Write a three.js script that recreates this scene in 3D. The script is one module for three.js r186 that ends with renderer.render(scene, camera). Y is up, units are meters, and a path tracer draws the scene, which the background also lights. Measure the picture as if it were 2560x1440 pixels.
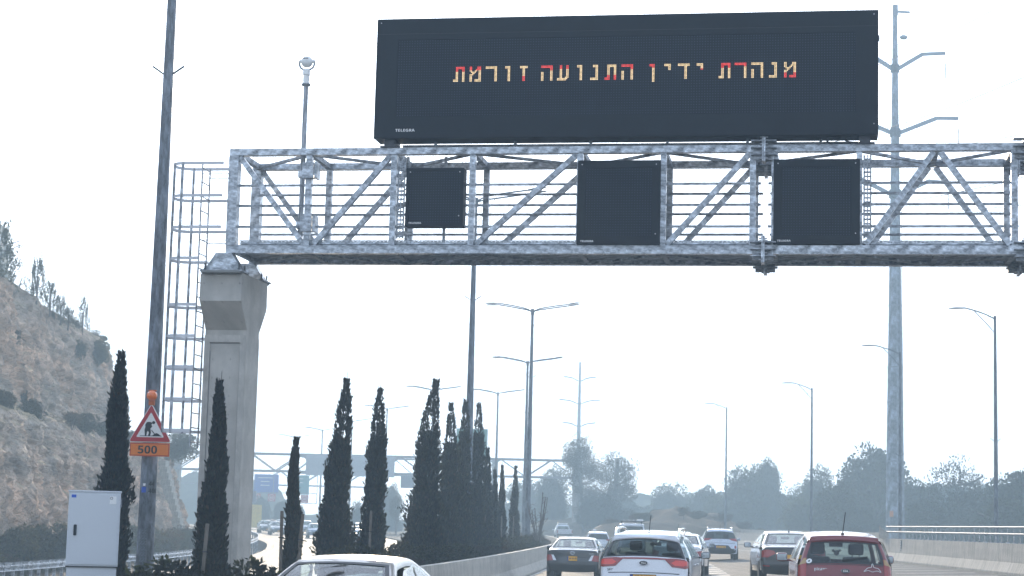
import * as THREE from 'three';
import { mergeGeometries, mergeVertices } from 'three/addons/utils/BufferGeometryUtils.js';
import { RoundedBoxGeometry } from 'three/addons/geometries/RoundedBoxGeometry.js';
import { ImprovedNoise } from 'three/addons/math/ImprovedNoise.js';
import { FontLoader } from 'three/addons/loaders/FontLoader.js';
import { TextGeometry } from 'three/addons/geometries/TextGeometry.js';
import { TessellateModifier } from 'three/addons/modifiers/TessellateModifier.js';

// ---------- camera, sky, sun, exposure, haze ----------
const scene = new THREE.Scene();
const R = THREE.MathUtils.degToRad;
const camera = new THREE.PerspectiveCamera(17.419, 16 / 9, 0.5, 3000);
camera.rotation.order = 'YXZ';
camera.position.set(0, 1.6, 0);
camera.rotation.set(R(7.1527), 0, R(1.455));
scene.add(camera);

const renderer = new THREE.WebGLRenderer({ antialias: true });
renderer.setSize(1024, 576);
renderer.toneMapping = THREE.LinearToneMapping;
renderer.toneMappingExposure = 1.52;
renderer.shadowMap.enabled = true;

const SUN = new THREE.Vector3(Math.sin(R(-3)) * Math.cos(R(13)), Math.sin(R(13)), -Math.cos(R(-3)) * Math.cos(R(13)));
{ // hazy morning sky: blue away from the sun, a wide white aureole round it
  const W = 512, H = 256, d = new Float32Array(W * H * 4);
  for (let j = 0; j < H; j++) for (let i = 0; i < W; i++) {
    const up = ((j + 0.5) / H - 0.5) * Math.PI, ro = ((i + 0.5) / W - 0.5) * 2 * Math.PI;
    const x = Math.cos(ro) * Math.cos(up), y = Math.sin(up), z = Math.sin(ro) * Math.cos(up);
    const g = Math.acos(Math.min(1, Math.max(-1, x * SUN.x + y * SUN.y + z * SUN.z))) * 57.2958;
    const k = Math.pow(Math.max(0, y), 0.45);
    const base = [0.73 - 0.36 * k, 0.785 - 0.3 * k, 0.86 - 0.14 * k];
    const a = 0.8 * Math.exp(-g * g / 900) + 0.75 * Math.exp(-g / 30), tint = [1, 0.985, 0.96];
    const o = (j * W + i) * 4;
    for (let c = 0; c < 3; c++) d[o + c] = base[c] * (1.3 + 0.8 * Math.exp(-g * g / 3600)) + a * tint[c];
    d[o + 3] = 1;
  }
  const t = new THREE.DataTexture(d, W, H, THREE.RGBAFormat, THREE.FloatType);
  t.mapping = THREE.EquirectangularReflectionMapping; t.magFilter = t.minFilter = THREE.LinearFilter; t.needsUpdate = true;
  scene.background = t; scene.environment = t;
}
const sun = new THREE.DirectionalLight(new THREE.Color(1, 0.83, 0.62), 4.2);
sun.position.copy(SUN).multiplyScalar(200).add(new THREE.Vector3(0, 0, -90)); sun.target.position.set(0, 0, -90);
sun.castShadow = true; sun.shadow.radius = 2; sun.shadow.mapSize.set(4096, 4096);
Object.assign(sun.shadow.camera, { left: -120, right: 120, top: 80, bottom: -80, near: 1, far: 500 });
scene.add(sun, sun.target);
scene.fog = new THREE.FogExp2(new THREE.Color(0.72, 0.92, 1.0), 0.0029);

// ---------- helpers ----------
let seed = 7;
const rnd = () => { seed = (seed + 0x6d2b79f5) | 0; let t = Math.imul(seed ^ (seed >>> 15), 1 | seed); t = (t + Math.imul(t ^ (t >>> 7), 61 | t)) ^ t; return ((t ^ (t >>> 14)) >>> 0) / 4294967296; };
const rr = (a, b) => a + (b - a) * rnd();
const perlin = new ImprovedNoise();
const nz = (x, y, z = 0) => perlin.noise(x, y, z);
const fbm = (x, y, z = 0, n = 4) => { let s = 0, a = 1, f = 1; for (let i = 0; i < n; i++) { s += a * perlin.noise(x * f, y * f, z * f + i * 17); a *= 0.5; f *= 2.03; } return s; };
const V = (x, y, z) => new THREE.Vector3(x, y, z);
const lerp = THREE.MathUtils.lerp, clamp = THREE.MathUtils.clamp, sstep = THREE.MathUtils.smoothstep;
const table = (pts) => (d) => { // smooth interpolation through (d, value) points
  let i = 0; while (i < pts.length - 2 && d > pts[i + 1][0]) i++;
  const p = (k) => pts[clamp(k, 0, pts.length - 1)], [x0, y0] = p(i), [x1, y1] = p(i + 1), t = clamp((d - x0) / (x1 - x0), -2, 3);
  const sl = (k) => { const a = p(k - 1), b = p(k + 1); return (b[1] - a[1]) / (b[0] - a[0] || 1); };
  if (t < 0 || t > 1) return t < 0 ? y0 + (d - x0) * sl(i) : y1 + (d - x1) * sl(i + 1);
  const m0 = sl(i) * (x1 - x0), m1 = sl(i + 1) * (x1 - x0), t2 = t * t, t3 = t2 * t;
  return (2 * t3 - 3 * t2 + 1) * y0 + (t3 - 2 * t2 + t) * m0 + (-2 * t3 + 3 * t2) * y1 + (t3 - t2) * m1;
};
const taken = {};
const numbered = (n) => { const k = (taken[n] = (taken[n] ?? -1) + 1); return k ? n + '_' + String(k).padStart(3, '0') : n; };
function shade(o) { o.castShadow = o.receiveShadow = true; return o; }
function tag(o, label, category, group, kind) { o.userData.label = label; o.userData.category = category; if (group) o.userData.group = group; if (kind) o.userData.kind = kind; return o; }
function thing(name, label, category, pos = [0, 0, 0], turn = 0, group) {
  const o = new THREE.Group(); o.name = numbered(name); o.position.set(...pos); o.rotation.y = turn; scene.add(o);
  return tag(o, label, category, group);
}
const clean = (g) => { for (const k of Object.keys(g.attributes)) if (!['position', 'normal', 'uv', 'color'].includes(k)) g.deleteAttribute(k); return g; };
function join(gs) {
  if (gs.length === 1) return gs[0];
  const hasC = gs.some((g) => g.attributes.color);
  return mergeGeometries(gs.map((g) => { let h = clean(g.index ? g.toNonIndexed() : g); if (!h.attributes.uv) h.setAttribute('uv', new THREE.BufferAttribute(new Float32Array(h.attributes.position.count * 2), 2)); if (!hasC) h.deleteAttribute('color'); if (!h.attributes.normal) h.computeVertexNormals(); return h; }));
}
function part(name, gs, mat, parent, pos, rot) {
  const m = shade(new THREE.Mesh(Array.isArray(gs) ? join(gs) : gs, mat)); m.name = parent ? name : numbered(name);
  if (pos) m.position.set(...pos); if (rot) m.rotation.set(...rot);
  (parent ?? scene).add(m); return m;
}
function copyOf(o, label) { const c = o.clone(); c.name = numbered(o.name.replace(/_\d{3}$/, '')); c.userData = { ...o.userData, label }; scene.add(c); return c; }
// box between two points, uv in metres
function bar(a, b, w, h, upv = V(0, 1, 0)) {
  a = Array.isArray(a) ? V(...a) : a; b = Array.isArray(b) ? V(...b) : b;
  const d = b.clone().sub(a), L = d.length(); d.normalize();
  if (Math.abs(d.dot(upv)) > 0.99) upv = V(0, 0, 1);
  const sd = upv.clone().cross(d).normalize(), up = d.clone().cross(sd);
  const g = mbox(w, h, L); // x = side, y = up, z = along
  g.applyMatrix4(new THREE.Matrix4().makeBasis(sd, up, d).setPosition(a.clone().add(b).multiplyScalar(0.5)));
  return g;
}
const uvo = () => [rnd() * 7, rnd() * 7];
function mbox(w, h, d) { // box with uv in metres and a random offset
  const g = new THREE.BoxGeometry(w, h, d), uv = g.attributes.uv, s = [[d, h], [d, h], [w, d], [w, d], [w, h], [w, h]], [ou, ov] = uvo();
  for (let i = 0; i < 24; i++) { const f = (i / 4) | 0; uv.setXY(i, ou + uv.getX(i) * s[f][0], ov + uv.getY(i) * s[f][1]); }
  return g;
}
const at = (g, x, y, z, rx = 0, ry = 0, rz = 0) => { if (rx || ry || rz) g.applyMatrix4(new THREE.Matrix4().makeRotationFromEuler(new THREE.Euler(rx, ry, rz))); return g.translate(x, y, z); };
const box = (w, h, d, x, y, z, rx, ry, rz) => at(mbox(w, h, d), x, y, z, rx, ry, rz);
const rbox = (w, h, d, r, x, y, z, rx, ry, rz) => at(new RoundedBoxGeometry(w, h, d, 2, Math.min(r, w / 2.01, h / 2.01, d / 2.01)), x, y, z, rx, ry, rz);
const cyl = (r0, r1, h, x, y, z, n = 16, rx, ry, rz) => at(new THREE.CylinderGeometry(r1, r0, h, n), x, y, z, rx, ry, rz);
const tube = (pts, r, seg = 24, n = 8) => new THREE.TubeGeometry(new THREE.CatmullRomCurve3(pts.map((p) => (Array.isArray(p) ? V(...p) : p)), false, 'centripetal'), seg, r, n);
function rod(a, b, r, n = 8) { a = Array.isArray(a) ? V(...a) : a; b = Array.isArray(b) ? V(...b) : b; const d = b.clone().sub(a), g = new THREE.CylinderGeometry(r, r, d.length(), n); g.applyQuaternion(new THREE.Quaternion().setFromUnitVectors(V(0, 1, 0), d.normalize())); return g.translate((a.x + b.x) / 2, (a.y + b.y) / 2, (a.z + b.z) / 2); }
function extrude(pts, depth, bevel = 0, holes = []) {
  const s = new THREE.Shape(pts.map((p) => new THREE.Vector2(...p))); for (const h of holes) s.holes.push(new THREE.Path(h.map((p) => new THREE.Vector2(...p))));
  return new THREE.ExtrudeGeometry(s, { depth, bevelEnabled: bevel > 0, bevelSize: bevel, bevelThickness: bevel, bevelSegments: 2, bevelOffset: -bevel });
}
function gridGeo(nu, nv, fn, uvf) { // parametric sheet
  const p = [], u = [], ix = [];
  for (let i = 0; i <= nu; i++) for (let j = 0; j <= nv; j++) { const q = fn(i / nu, j / nv); p.push(...q); u.push(...(uvf ? uvf(i / nu, j / nv, q) : [i / nu, j / nv])); }
  for (let i = 0; i < nu; i++) for (let j = 0; j < nv; j++) { const a = i * (nv + 1) + j, b = a + nv + 1; ix.push(a, b, a + 1, b, b + 1, a + 1); }
  const g = new THREE.BufferGeometry(); g.setAttribute('position', new THREE.Float32BufferAttribute(p, 3)); g.setAttribute('uv', new THREE.Float32BufferAttribute(u, 2)); g.setIndex(ix); g.computeVertexNormals(); return g;
}
function colour(g, fn) { const p = g.attributes.position, c = new Float32Array(p.count * 3), o = [0, 0, 0]; for (let i = 0; i < p.count; i++) { fn(p.getX(i), p.getY(i), p.getZ(i), o, i); c.set(o, i * 3); } g.setAttribute('color', new THREE.BufferAttribute(c, 3)); return g; }

// ---------- textures and materials ----------
function dataTex(n, fn, srgb = true, m = n) {
  const d = new Uint8Array(n * m * 4);
  for (let j = 0; j < m; j++) for (let i = 0; i < n; i++) { const c = fn(i / n, j / m, i, j); d.set([c[0], c[1] ?? c[0], c[2] ?? c[0], 255].map((v) => clamp(Math.round(v), 0, 255)), (j * n + i) * 4); }
  const t = new THREE.DataTexture(d, n, m); t.wrapS = t.wrapT = THREE.RepeatWrapping; t.magFilter = THREE.LinearFilter; t.minFilter = THREE.LinearMipmapLinearFilter; t.generateMipmaps = true;
  if (srgb) t.colorSpace = THREE.SRGBColorSpace; t.needsUpdate = true; return t;
}
const rep = (t, x, y = x) => { const c = t.clone(); c.repeat.set(x, y); c.needsUpdate = true; return c; };
// tileable fractal noise on a torus of lattice values
function tileNoise(cells, oct, sd) {
  const L = []; let s = sd; const r = () => { s = (s * 1664525 + 1013904223) >>> 0; return s / 4294967296; };
  for (let o = 0; o < oct; o++) { const n = cells << o, a = new Float32Array(n * n); for (let i = 0; i < n * n; i++) a[i] = r(); L.push([n, a]); }
  return (u, v) => { let t = 0, amp = 1, tot = 0; for (const [n, a] of L) { const x = u * n, y = v * n, i = Math.floor(x), j = Math.floor(y); let fx = x - i, fy = y - j; fx = fx * fx * (3 - 2 * fx); fy = fy * fy * (3 - 2 * fy); const g = (p, q) => a[(((q % n) + n) % n) * n + (((p % n) + n) % n)]; t += amp * lerp(lerp(g(i, j), g(i + 1, j), fx), lerp(g(i, j + 1), g(i + 1, j + 1), fx), fy); tot += amp; amp *= 0.55; } return t / tot; };
}
const nA = tileNoise(4, 6, 11), nB = tileNoise(8, 5, 23), nC = tileNoise(3, 7, 41);
const galvT = dataTex(256, (u, v) => { const a = nA(u, v), w = nB((u + 0.12 * a) % 1, (v * 2) % 1), k = 178 + 110 * (a - 0.5) + 150 * (w - 0.5); const sc = Math.abs(nC(u, (v * 3) % 1) - 0.5) < 0.012 ? -38 : 0; return [k * 0.955 + sc, k * 0.985 + sc, k * 1.02 + sc]; });
const concT = dataTex(512, (u, v, i, j) => { const a = nA(u, v), s = nB((u * 3) % 1, (v * 0.25) % 1), f = nC((u * 6) % 1, (v * 6) % 1); let k = 176 + 46 * (a - 0.5) + 60 * (s - 0.5) + 26 * (f - 0.5); if (nB((u * 5) % 1, (v * 5) % 1) > 0.735) k -= 34; return [k, k * 0.972, k * 0.93]; });
const smoothT = dataTex(512, (u, v) => { const a = nA(u, v), s = nB((u * 2) % 1, (v * 0.25) % 1), f = nC((u * 4) % 1, (v * 4) % 1); let k = 178 + 40 * (a - 0.5) + 16 * (s - 0.5) + 26 * (f - 0.5); if (nB((u * 7 + 0.3) % 1, (v * 7) % 1) > 0.76) k -= 40; return [k, k * 0.98, k * 0.945]; });
const concBump = dataTex(256, (u, v) => [128 + 120 * (nC((u * 4) % 1, (v * 4) % 1) - 0.5) + 60 * (nA(u, v) - 0.5)], false);
const asphT = dataTex(512, (u, v) => { const a = nA(u, v), st = nB((u * 2) % 1, (v * 0.25) % 1); const k = 150 + 60 * (a - 0.5) + 110 * (st - 0.5) + 60 * (rnd() - 0.5); return [k, k * 0.985, k * 0.96]; });
const asphB = dataTex(256, () => [128 + 120 * (rnd() - 0.5)], false);
const rockT = dataTex(512, (u, v) => { const a = nA(u, v), b = nC((u * 3) % 1, (v * 3) % 1), e = Math.abs(nB((u * 2) % 1, (v * 2) % 1) - 0.5); let k = 198 + 80 * (a - 0.5) + 100 * (b - 0.5) - (e < 0.03 ? 34 : 0); return [k * 1.02, k * 0.95, k * 0.88]; });
const rockB = dataTex(512, (u, v) => [128 + 200 * (nC((u * 2) % 1, (v * 2) % 1) - 0.5) + 130 * (nB((u * 3) % 1, (v * 3) % 1) - 0.5)], false);
const soilT = dataTex(256, (u, v) => { const k = 140 + 90 * (nC(u, v) - 0.5) + 50 * (rnd() - 0.5); return [k, k * 0.9, k * 0.76]; });
const dirtR = dataTex(256, (u, v) => [150 + 130 * (nC(u, v) - 0.5)], false);
const std = (c, rough = 0.7, metal = 0, extra = {}) => new THREE.MeshStandardMaterial({ color: Array.isArray(c) ? new THREE.Color().setRGB(...c) : c, roughness: rough, metalness: metal, ...extra });
const phy = (c, rough, extra = {}) => new THREE.MeshPhysicalMaterial({ color: new THREE.Color().setRGB(...c), roughness: rough, ...extra });
const M = {
  galv: std([1, 1, 1], 0.5, 0.35, { map: rep(galvT, 1.7), roughnessMap: dirtR }),
  galvDull: std([0.84, 0.83, 0.82], 0.6, 0.25, { map: rep(galvT, 1.7) }),
  pole: std([0.36, 0.38, 0.41], 0.5, 0.3, { map: rep(galvT, 2, 6) }),
  lampHead: std([0.25, 0.25, 0.25], 0.5, 0.2),
  conc: std([0.93, 0.92, 0.9], 0.85, 0, { map: smoothT, bumpMap: concBump, bumpScale: 0.004 }),
  wall: std([0.92, 0.89, 0.83], 0.85, 0, { map: concT, bumpMap: concBump, bumpScale: 0.004 }),
  grout: std([0.2, 0.2, 0.19], 0.9),
  black: phy([0.01, 0.011, 0.014], 0.6, { specularIntensity: 0.3 }),
  screen: null,
  darkMetal: std([0.05, 0.05, 0.055], 0.5, 0.4),
  paintWhite: std([0.78, 0.78, 0.76], 0.45),
  rubber: std([0.02, 0.02, 0.02], 0.8),
  rim: std([0.45, 0.46, 0.48], 0.35, 0.7),
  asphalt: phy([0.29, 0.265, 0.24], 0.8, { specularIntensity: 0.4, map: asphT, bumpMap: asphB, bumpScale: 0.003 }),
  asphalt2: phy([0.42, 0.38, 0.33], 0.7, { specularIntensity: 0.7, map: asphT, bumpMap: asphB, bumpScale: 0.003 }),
  road_paint: std([0.72, 0.71, 0.68], 0.6, 0, { map: rep(asphT, 1) }),
  soil: std([0.5, 0.47, 0.43], 0.95, 0, { map: soilT }),
  rock: std([1, 1, 1], 0.9, 0, { map: rockT, bumpMap: rockB, bumpScale: 0.5, vertexColors: true }),
  wood: std([0.32, 0.29, 0.26], 0.9, 0, { map: rep(concT, 1, 0.3) }),
  bark: std([0.12, 0.1, 0.085], 0.95),
  leafDark: std([1, 1, 1], 0.8, 0, { vertexColors: true, side: THREE.DoubleSide }),
  leaf: phy([1, 1, 1], 0.9, { vertexColors: true, side: THREE.DoubleSide, transmission: 0.35, thickness: 0 }),
  bush: phy([1, 1, 1], 0.9, { vertexColors: true, side: THREE.DoubleSide, transmission: 0.5, thickness: 0 }),
  glass: phy([0.62, 0.72, 0.72], 0.03, { transmission: 1, thickness: 0, ior: 1.5, side: THREE.DoubleSide }),
  tint: phy([0.2, 0.25, 0.26], 0.03, { transmission: 1, thickness: 0, ior: 1.5, side: THREE.DoubleSide }),
  interior: std([0.03, 0.032, 0.036], 0.8),
  trim: std([0.015, 0.015, 0.017], 0.5),
  chrome: std([0.75, 0.76, 0.78], 0.15, 1),
  redLamp: phy([0.3, 0.006, 0.006], 0.12, { clearcoat: 1, clearcoatRoughness: 0.05 }),
  redBright: phy([0.8, 0.03, 0.015], 0.15, { clearcoat: 1 }),
  clearLamp: phy([0.75, 0.76, 0.78], 0.12, { clearcoat: 1 }),
  amber: phy([0.35, 0.2, 0.06], 0.2, { clearcoat: 1 }),
};
const paint = (c, extra = {}) => phy(c, 0.38, { clearcoat: 1, clearcoatRoughness: 0.06, metalness: 0.1, ...extra });
function canvasTex(w, h, draw) { const c = document.createElement('canvas'); c.width = w; c.height = h; draw(c.getContext('2d'), w, h); const t = new THREE.CanvasTexture(c); t.colorSpace = THREE.SRGBColorSpace; return t; }
const font = await new FontLoader().loadAsync('fonts/droid/droid_sans_bold.typeface.json');
const text = (s, size, depth = 0.002) => { const g = new TextGeometry(s, { font, size, depth, curveSegments: 3 }); g.computeBoundingBox(); return g; };
// ---------- the lie of the land: d is the distance ahead (-z) ----------
const laneX = table([[0, -4.64], [22, -2.0], [45, 0.4], [63, 2.0], [95, 4.3], [123, 5.7], [160, 6.3], [200, 5.2], [260, -3], [330, -19], [400, -42], [470, -70]]);
const wallX = table([[20, 17.2], [45, 17.9], [68, 18.7], [85, 19.3], [100, 19.8], [130, 20.5], [170, 22.4], [220, 20.5], [260, 14], [330, 0], [400, -22]]);
const oppX = table([[0, -17.5], [36, -14.9], [65, -11.4], [90, -9.8], [116, -10], [141, -12], [190, -18.5], [227, -26.5], [300, -48], [400, -92]]);
const oppW = table([[0, 5.8], [150, 5.8], [190, 7.5], [230, 9], [420, 9]]);
const oppY = table([[0, -1.02], [90, -0.85], [141, -0.56], [227, -0.17], [330, 0.1], [420, 0.15]]);
const roadY = (off) => -0.26 + 0.06 * clamp(off, -3, 7.5);
const roadAt = (x, d) => roadY(x - laneX(d));
const medianY = (x, d) => { const l = oppX(d) + oppW(d) + 0.2, r = laneX(d) - 2.55, k = clamp((x - l) / Math.max(0.5, r - l), 0, 1); return lerp(oppY(d) + 0.12, 0.02, sstep(k, 0, 0.6)); };
const GROUND = -1.3;

{ // ground sheet
  const g = gridGeo(60, 60, (u, v) => { const x = lerp(-300, 300, u), z = lerp(60, -520, v); return [x, GROUND + 0.12 * nz(x * 0.05, z * 0.05), z]; }, (u, v, q) => [q[0] / 3, q[2] / 3]);
  tag(part('ground', g, M.soil), 'dry stony ground beside and behind the roads', 'ground', null, 'structure');
}
function ribbon(d0, d1, step, cols, y, uvs = 3) { // cols(d) gives x positions across; skirts down both sides
  const n = Math.round((d1 - d0) / step), m = cols(d0).length - 1;
  const top = gridGeo(n, m, (u, v) => { const d = lerp(d0, d1, u), x = cols(d)[Math.round(v * m)]; return [x, y(x, d), -d]; }, (u, v, q) => [q[0] / uvs, -q[2] / uvs]);
  const side = (k) => gridGeo(n, 1, (u, v) => { const d = lerp(d0, d1, u), c = cols(d), x = c[k ? m : 0]; return [x, v === (k ? 1 : 0) ? GROUND - 0.3 : y(x, d), -d]; }, (u, v, q) => [-q[2] / uvs, q[1] / uvs]);
  return [top, side(0), side(1)];
}
const span = (a, b, n) => Array.from({ length: n + 1 }, (_, i) => lerp(a, b, i / n));
{
  const road = thing('highway', 'grey asphalt carriageway with the queue of cars driving away', 'road', [0, 0, 0]); road.userData.kind = 'structure';
  part('asphalt', ribbon(-40, 400, 2.5, (d) => { const c = laneX(d), r = Math.max(c + 9, wallX(Math.max(d, 30)) + 0.6); return [c - 2.75, c - 1.6, c, c + 1.65, c + 3.3, c + 5, c + 6.6, c + 7.5, ...span(c + 7.6, r, 4)]; }, (x, d) => roadAt(x, d)), M.asphalt, road);
  const strip = (off, d0, d1, w, dy = 0.004) => { const n = Math.max(1, Math.round((d1 - d0) / 3)); return gridGeo(n, 1, (u, v) => { const d = lerp(d0, d1, u), o = off + (v - 0.5) * w; return [laneX(d) + o, roadY(o) + dy, -d]; }, (u, v, q) => [q[0], -q[2]]); };
  part('edge_line', strip(-1.75, 10, 240, 0.15), M.road_paint, road);
  for (let d = 14; d < 150; d += 9) part('lane_dash', strip(1.65, d, d + 3, 0.13), M.road_paint, road);
  for (let d = 26; d < 145; d += 3.1) part('marking_block', strip(5.2, d, d + 1.7, 0.62), M.road_paint, road);
  part('edge_line', strip(10.6, 60, 240, 0.18), M.road_paint, road);
  for (let d = 40; d < 92; d += 4) { // pale stripes by the right wall, painted as sunlight between railing shadows
    const x0 = laneX(d) + 11.6, x1 = wallX(d + 5) - 0.8; if (x1 - x0 < 1) continue;
    part('rail_light_stripe', gridGeo(4, 1, (u, v) => { const x = lerp(x0, x1, u), dd = d + 5 * u + (v - 0.5) * 0.5; return [x, roadAt(x, dd) + 0.004, -dd]; }, (u, v, q) => [q[0], q[2]]), M.road_paint, road);
  }
  const opp = thing('opposite_carriageway', 'sunlit carriageway with oncoming cars curving in from the left', 'road', [0, 0, 0]); opp.userData.kind = 'structure';
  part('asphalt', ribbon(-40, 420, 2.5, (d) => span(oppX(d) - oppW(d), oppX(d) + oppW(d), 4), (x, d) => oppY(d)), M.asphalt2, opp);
  const ostrip = (k, d0, d1, w) => gridGeo(Math.max(1, Math.round((d1 - d0) / 3)), 1, (u, v) => { const d = lerp(d0, d1, u); return [oppX(d) + k * oppW(d) + (v - 0.5) * w, oppY(d) + 0.005, -d]; }, (u, v, q) => [q[0], -q[2]]);
  part('edge_line', ostrip(-0.88, 20, 330, 0.16), M.road_paint, opp);
  part('edge_line', ostrip(0.9, 20, 330, 0.16), M.road_paint, opp);
  for (const k of [-0.3, 0.3]) for (let d = 30; d < 240; d += 9) part('lane_dash', ostrip(k, d, d + 3.5, 0.15), M.road_paint, opp);
  const ms = part('median_strip', ribbon(-40, 330, 2.5, (d) => span(oppX(d) + oppW(d) + 0.05, laneX(d) - 2.5, 6), medianY, 2), M.soil);
  tag(ms, 'planted earth strip between the two carriageways', 'ground', null, 'structure');
}

// ---------- concrete barriers, each cast unit a part ----------
const JERSEY = [[-0.3, 0], [-0.3, 0.09], [-0.14, 0.4], [-0.1, 1.0], [0.1, 1.0], [0.14, 0.4], [0.3, 0.09], [0.3, 0]];
function unit(profile, x, y, d0, d1, h, gap) { // a straight cast unit between two distances, profile facing -x and +x
  const a = V(x(d0), y(d0), -d0), b = V(x(d1), y(d1), -d1), L = a.distanceTo(b);
  const ch = 0.012, P2 = profile.map(([px, py]) => [px, py * h]);
  const g = extrude(P2, L - gap - 2 * ch, ch); g.translate(0, 0, ch + gap / 2);
  const uv = g.attributes.uv, p = g.attributes.position, o = uvo(); for (let i = 0; i < p.count; i++) uv.setXY(i, o[0] + p.getZ(i) / 2.2, o[1] + (p.getY(i) + 0.6 * p.getX(i)) / 2.2);
  const f = b.clone().sub(a).normalize(), s = V(0, 1, 0).cross(f).normalize();
  return g.applyMatrix4(new THREE.Matrix4().makeBasis(s, f.clone().cross(s), f).setPosition(a));
}
{
  const b = thing('median_barrier', 'grey concrete median barrier below the row of cypresses', 'barrier');
  const x = (d) => laneX(d) - 2.25, y = () => roadY(-2.25) - 0.01;
  for (let d = 14; d < 190; d += 3) part('barrier_unit', unit(JERSEY, x, y, d, d + 3, 0.98, 0.018), M.wall, b);
  const w = thing('roadside_wall', 'pale concrete parapet wall with sloped foot along the right edge', 'wall');
  const wy = () => 0.185;
  for (let d = 26; d < 230; d += 2.2) part('wall_unit', unit(JERSEY, (q) => wallX(q) + 0.05, wy, d, d + 2.2, 1.16, 0.02), M.wall, w);
  // back parapet, a little higher
  const w2 = thing('rear_wall', 'low concrete wall showing above the far stretch of the parapet', 'wall');
  for (let d = 118; d < 250; d += 6) part('wall_unit', unit([[-0.12, 0], [-0.12, 1], [0.12, 1], [0.12, 0]], (q) => wallX(q) + 3.2, () => -1.3, d, d + 6, 2.95, 0.02), M.wall, w2);
  const r = thing('pipe_railing', 'two-pipe galvanised railing on top of the right parapet', 'railing', [0, 0, 0]);
  const wp = (d, h, o = 0.12) => V(wallX(d) + o, h, -d), ds = span(28, 99, 30);
  for (const h of [1.95, 1.69]) part('pipe', tube(ds.map((d) => wp(d, h)), 0.038, 60, 10), M.galvDull, r);
  for (let d = 28.5; d < 99; d += 1) { const p = wp(d, 1.33); const po = part('post', [box(0.016, 0.6, 0.09, 0, 0.3, 0), box(0.12, 0.05, 0.14, 0, 0.03, 0)], M.galvDull, r, [p.x, p.y, p.z]); po.rotation.y = -0.1; }
  const e = part('end_plate', extrude([[0, 0], [0.5, 0], [0.5, 0.66], [0.36, 0.5], [0.12, 0.38], [0, 0.34]].map(([a, c]) => [-a + 0.25, c]), 0.12, 0.01), M.wall, r, [wallX(99.2) - 0.0, 1.34, -99.2]); e.rotation.y = 0.12;
  // reflector strip on the wall
  const q = thing('reflector_strip', 'small dark delineator with four white dots on the parapet face', 'reflector', [wallX(93.6) - 0.08, 1.03, -93.6], -1.45);
  part('plate', box(0.16, 0.52, 0.02, 0, 0, 0), M.black, q);
  for (let k = 0; k < 4; k++) part('reflector', cyl(0.04, 0.04, 0.012, 0, -0.19 + k * 0.127, 0.014, 10, Math.PI / 2), M.paintWhite, q);
}
{ // corrugated guard rail on the far side of the opposite carriageway
  const gx = table([[40, -19.8], [65, -17.3], [77, -16.7], [90, -15.9], [115, -16.4], [150, -19.6], [185, -25.6], [215, -32.5]]);
  const gr = thing('guard_rail', 'galvanised corrugated guard rail beside the rock cutting', 'guard rail');
  const prof = [[0, 0.31], [0.05, 0.27], [0.05, 0.22], [0.0, 0.17], [0.0, 0.14], [0.05, 0.09], [0.05, 0.04], [0, 0], [-0.012, 0], [0.035, 0.045], [0.035, 0.085], [-0.012, 0.13], [-0.012, 0.18], [0.035, 0.225], [0.035, 0.265], [-0.012, 0.31]];
  const y = (d) => oppY(d) + 0.45;
  for (let d = 44; d < 210; d += 4) part('beam', unit(prof, (q) => gx(q) + 0.08, y, d, d + 4.06, 1, 0), M.galv, gr);
  for (let d = 44.5; d < 210; d += d < 104 ? 1 : 4) part('post', box(0.1, 1.2, 0.12, gx(d), oppY(d) + 0.13, -d), M.galvDull, gr);
}

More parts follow.
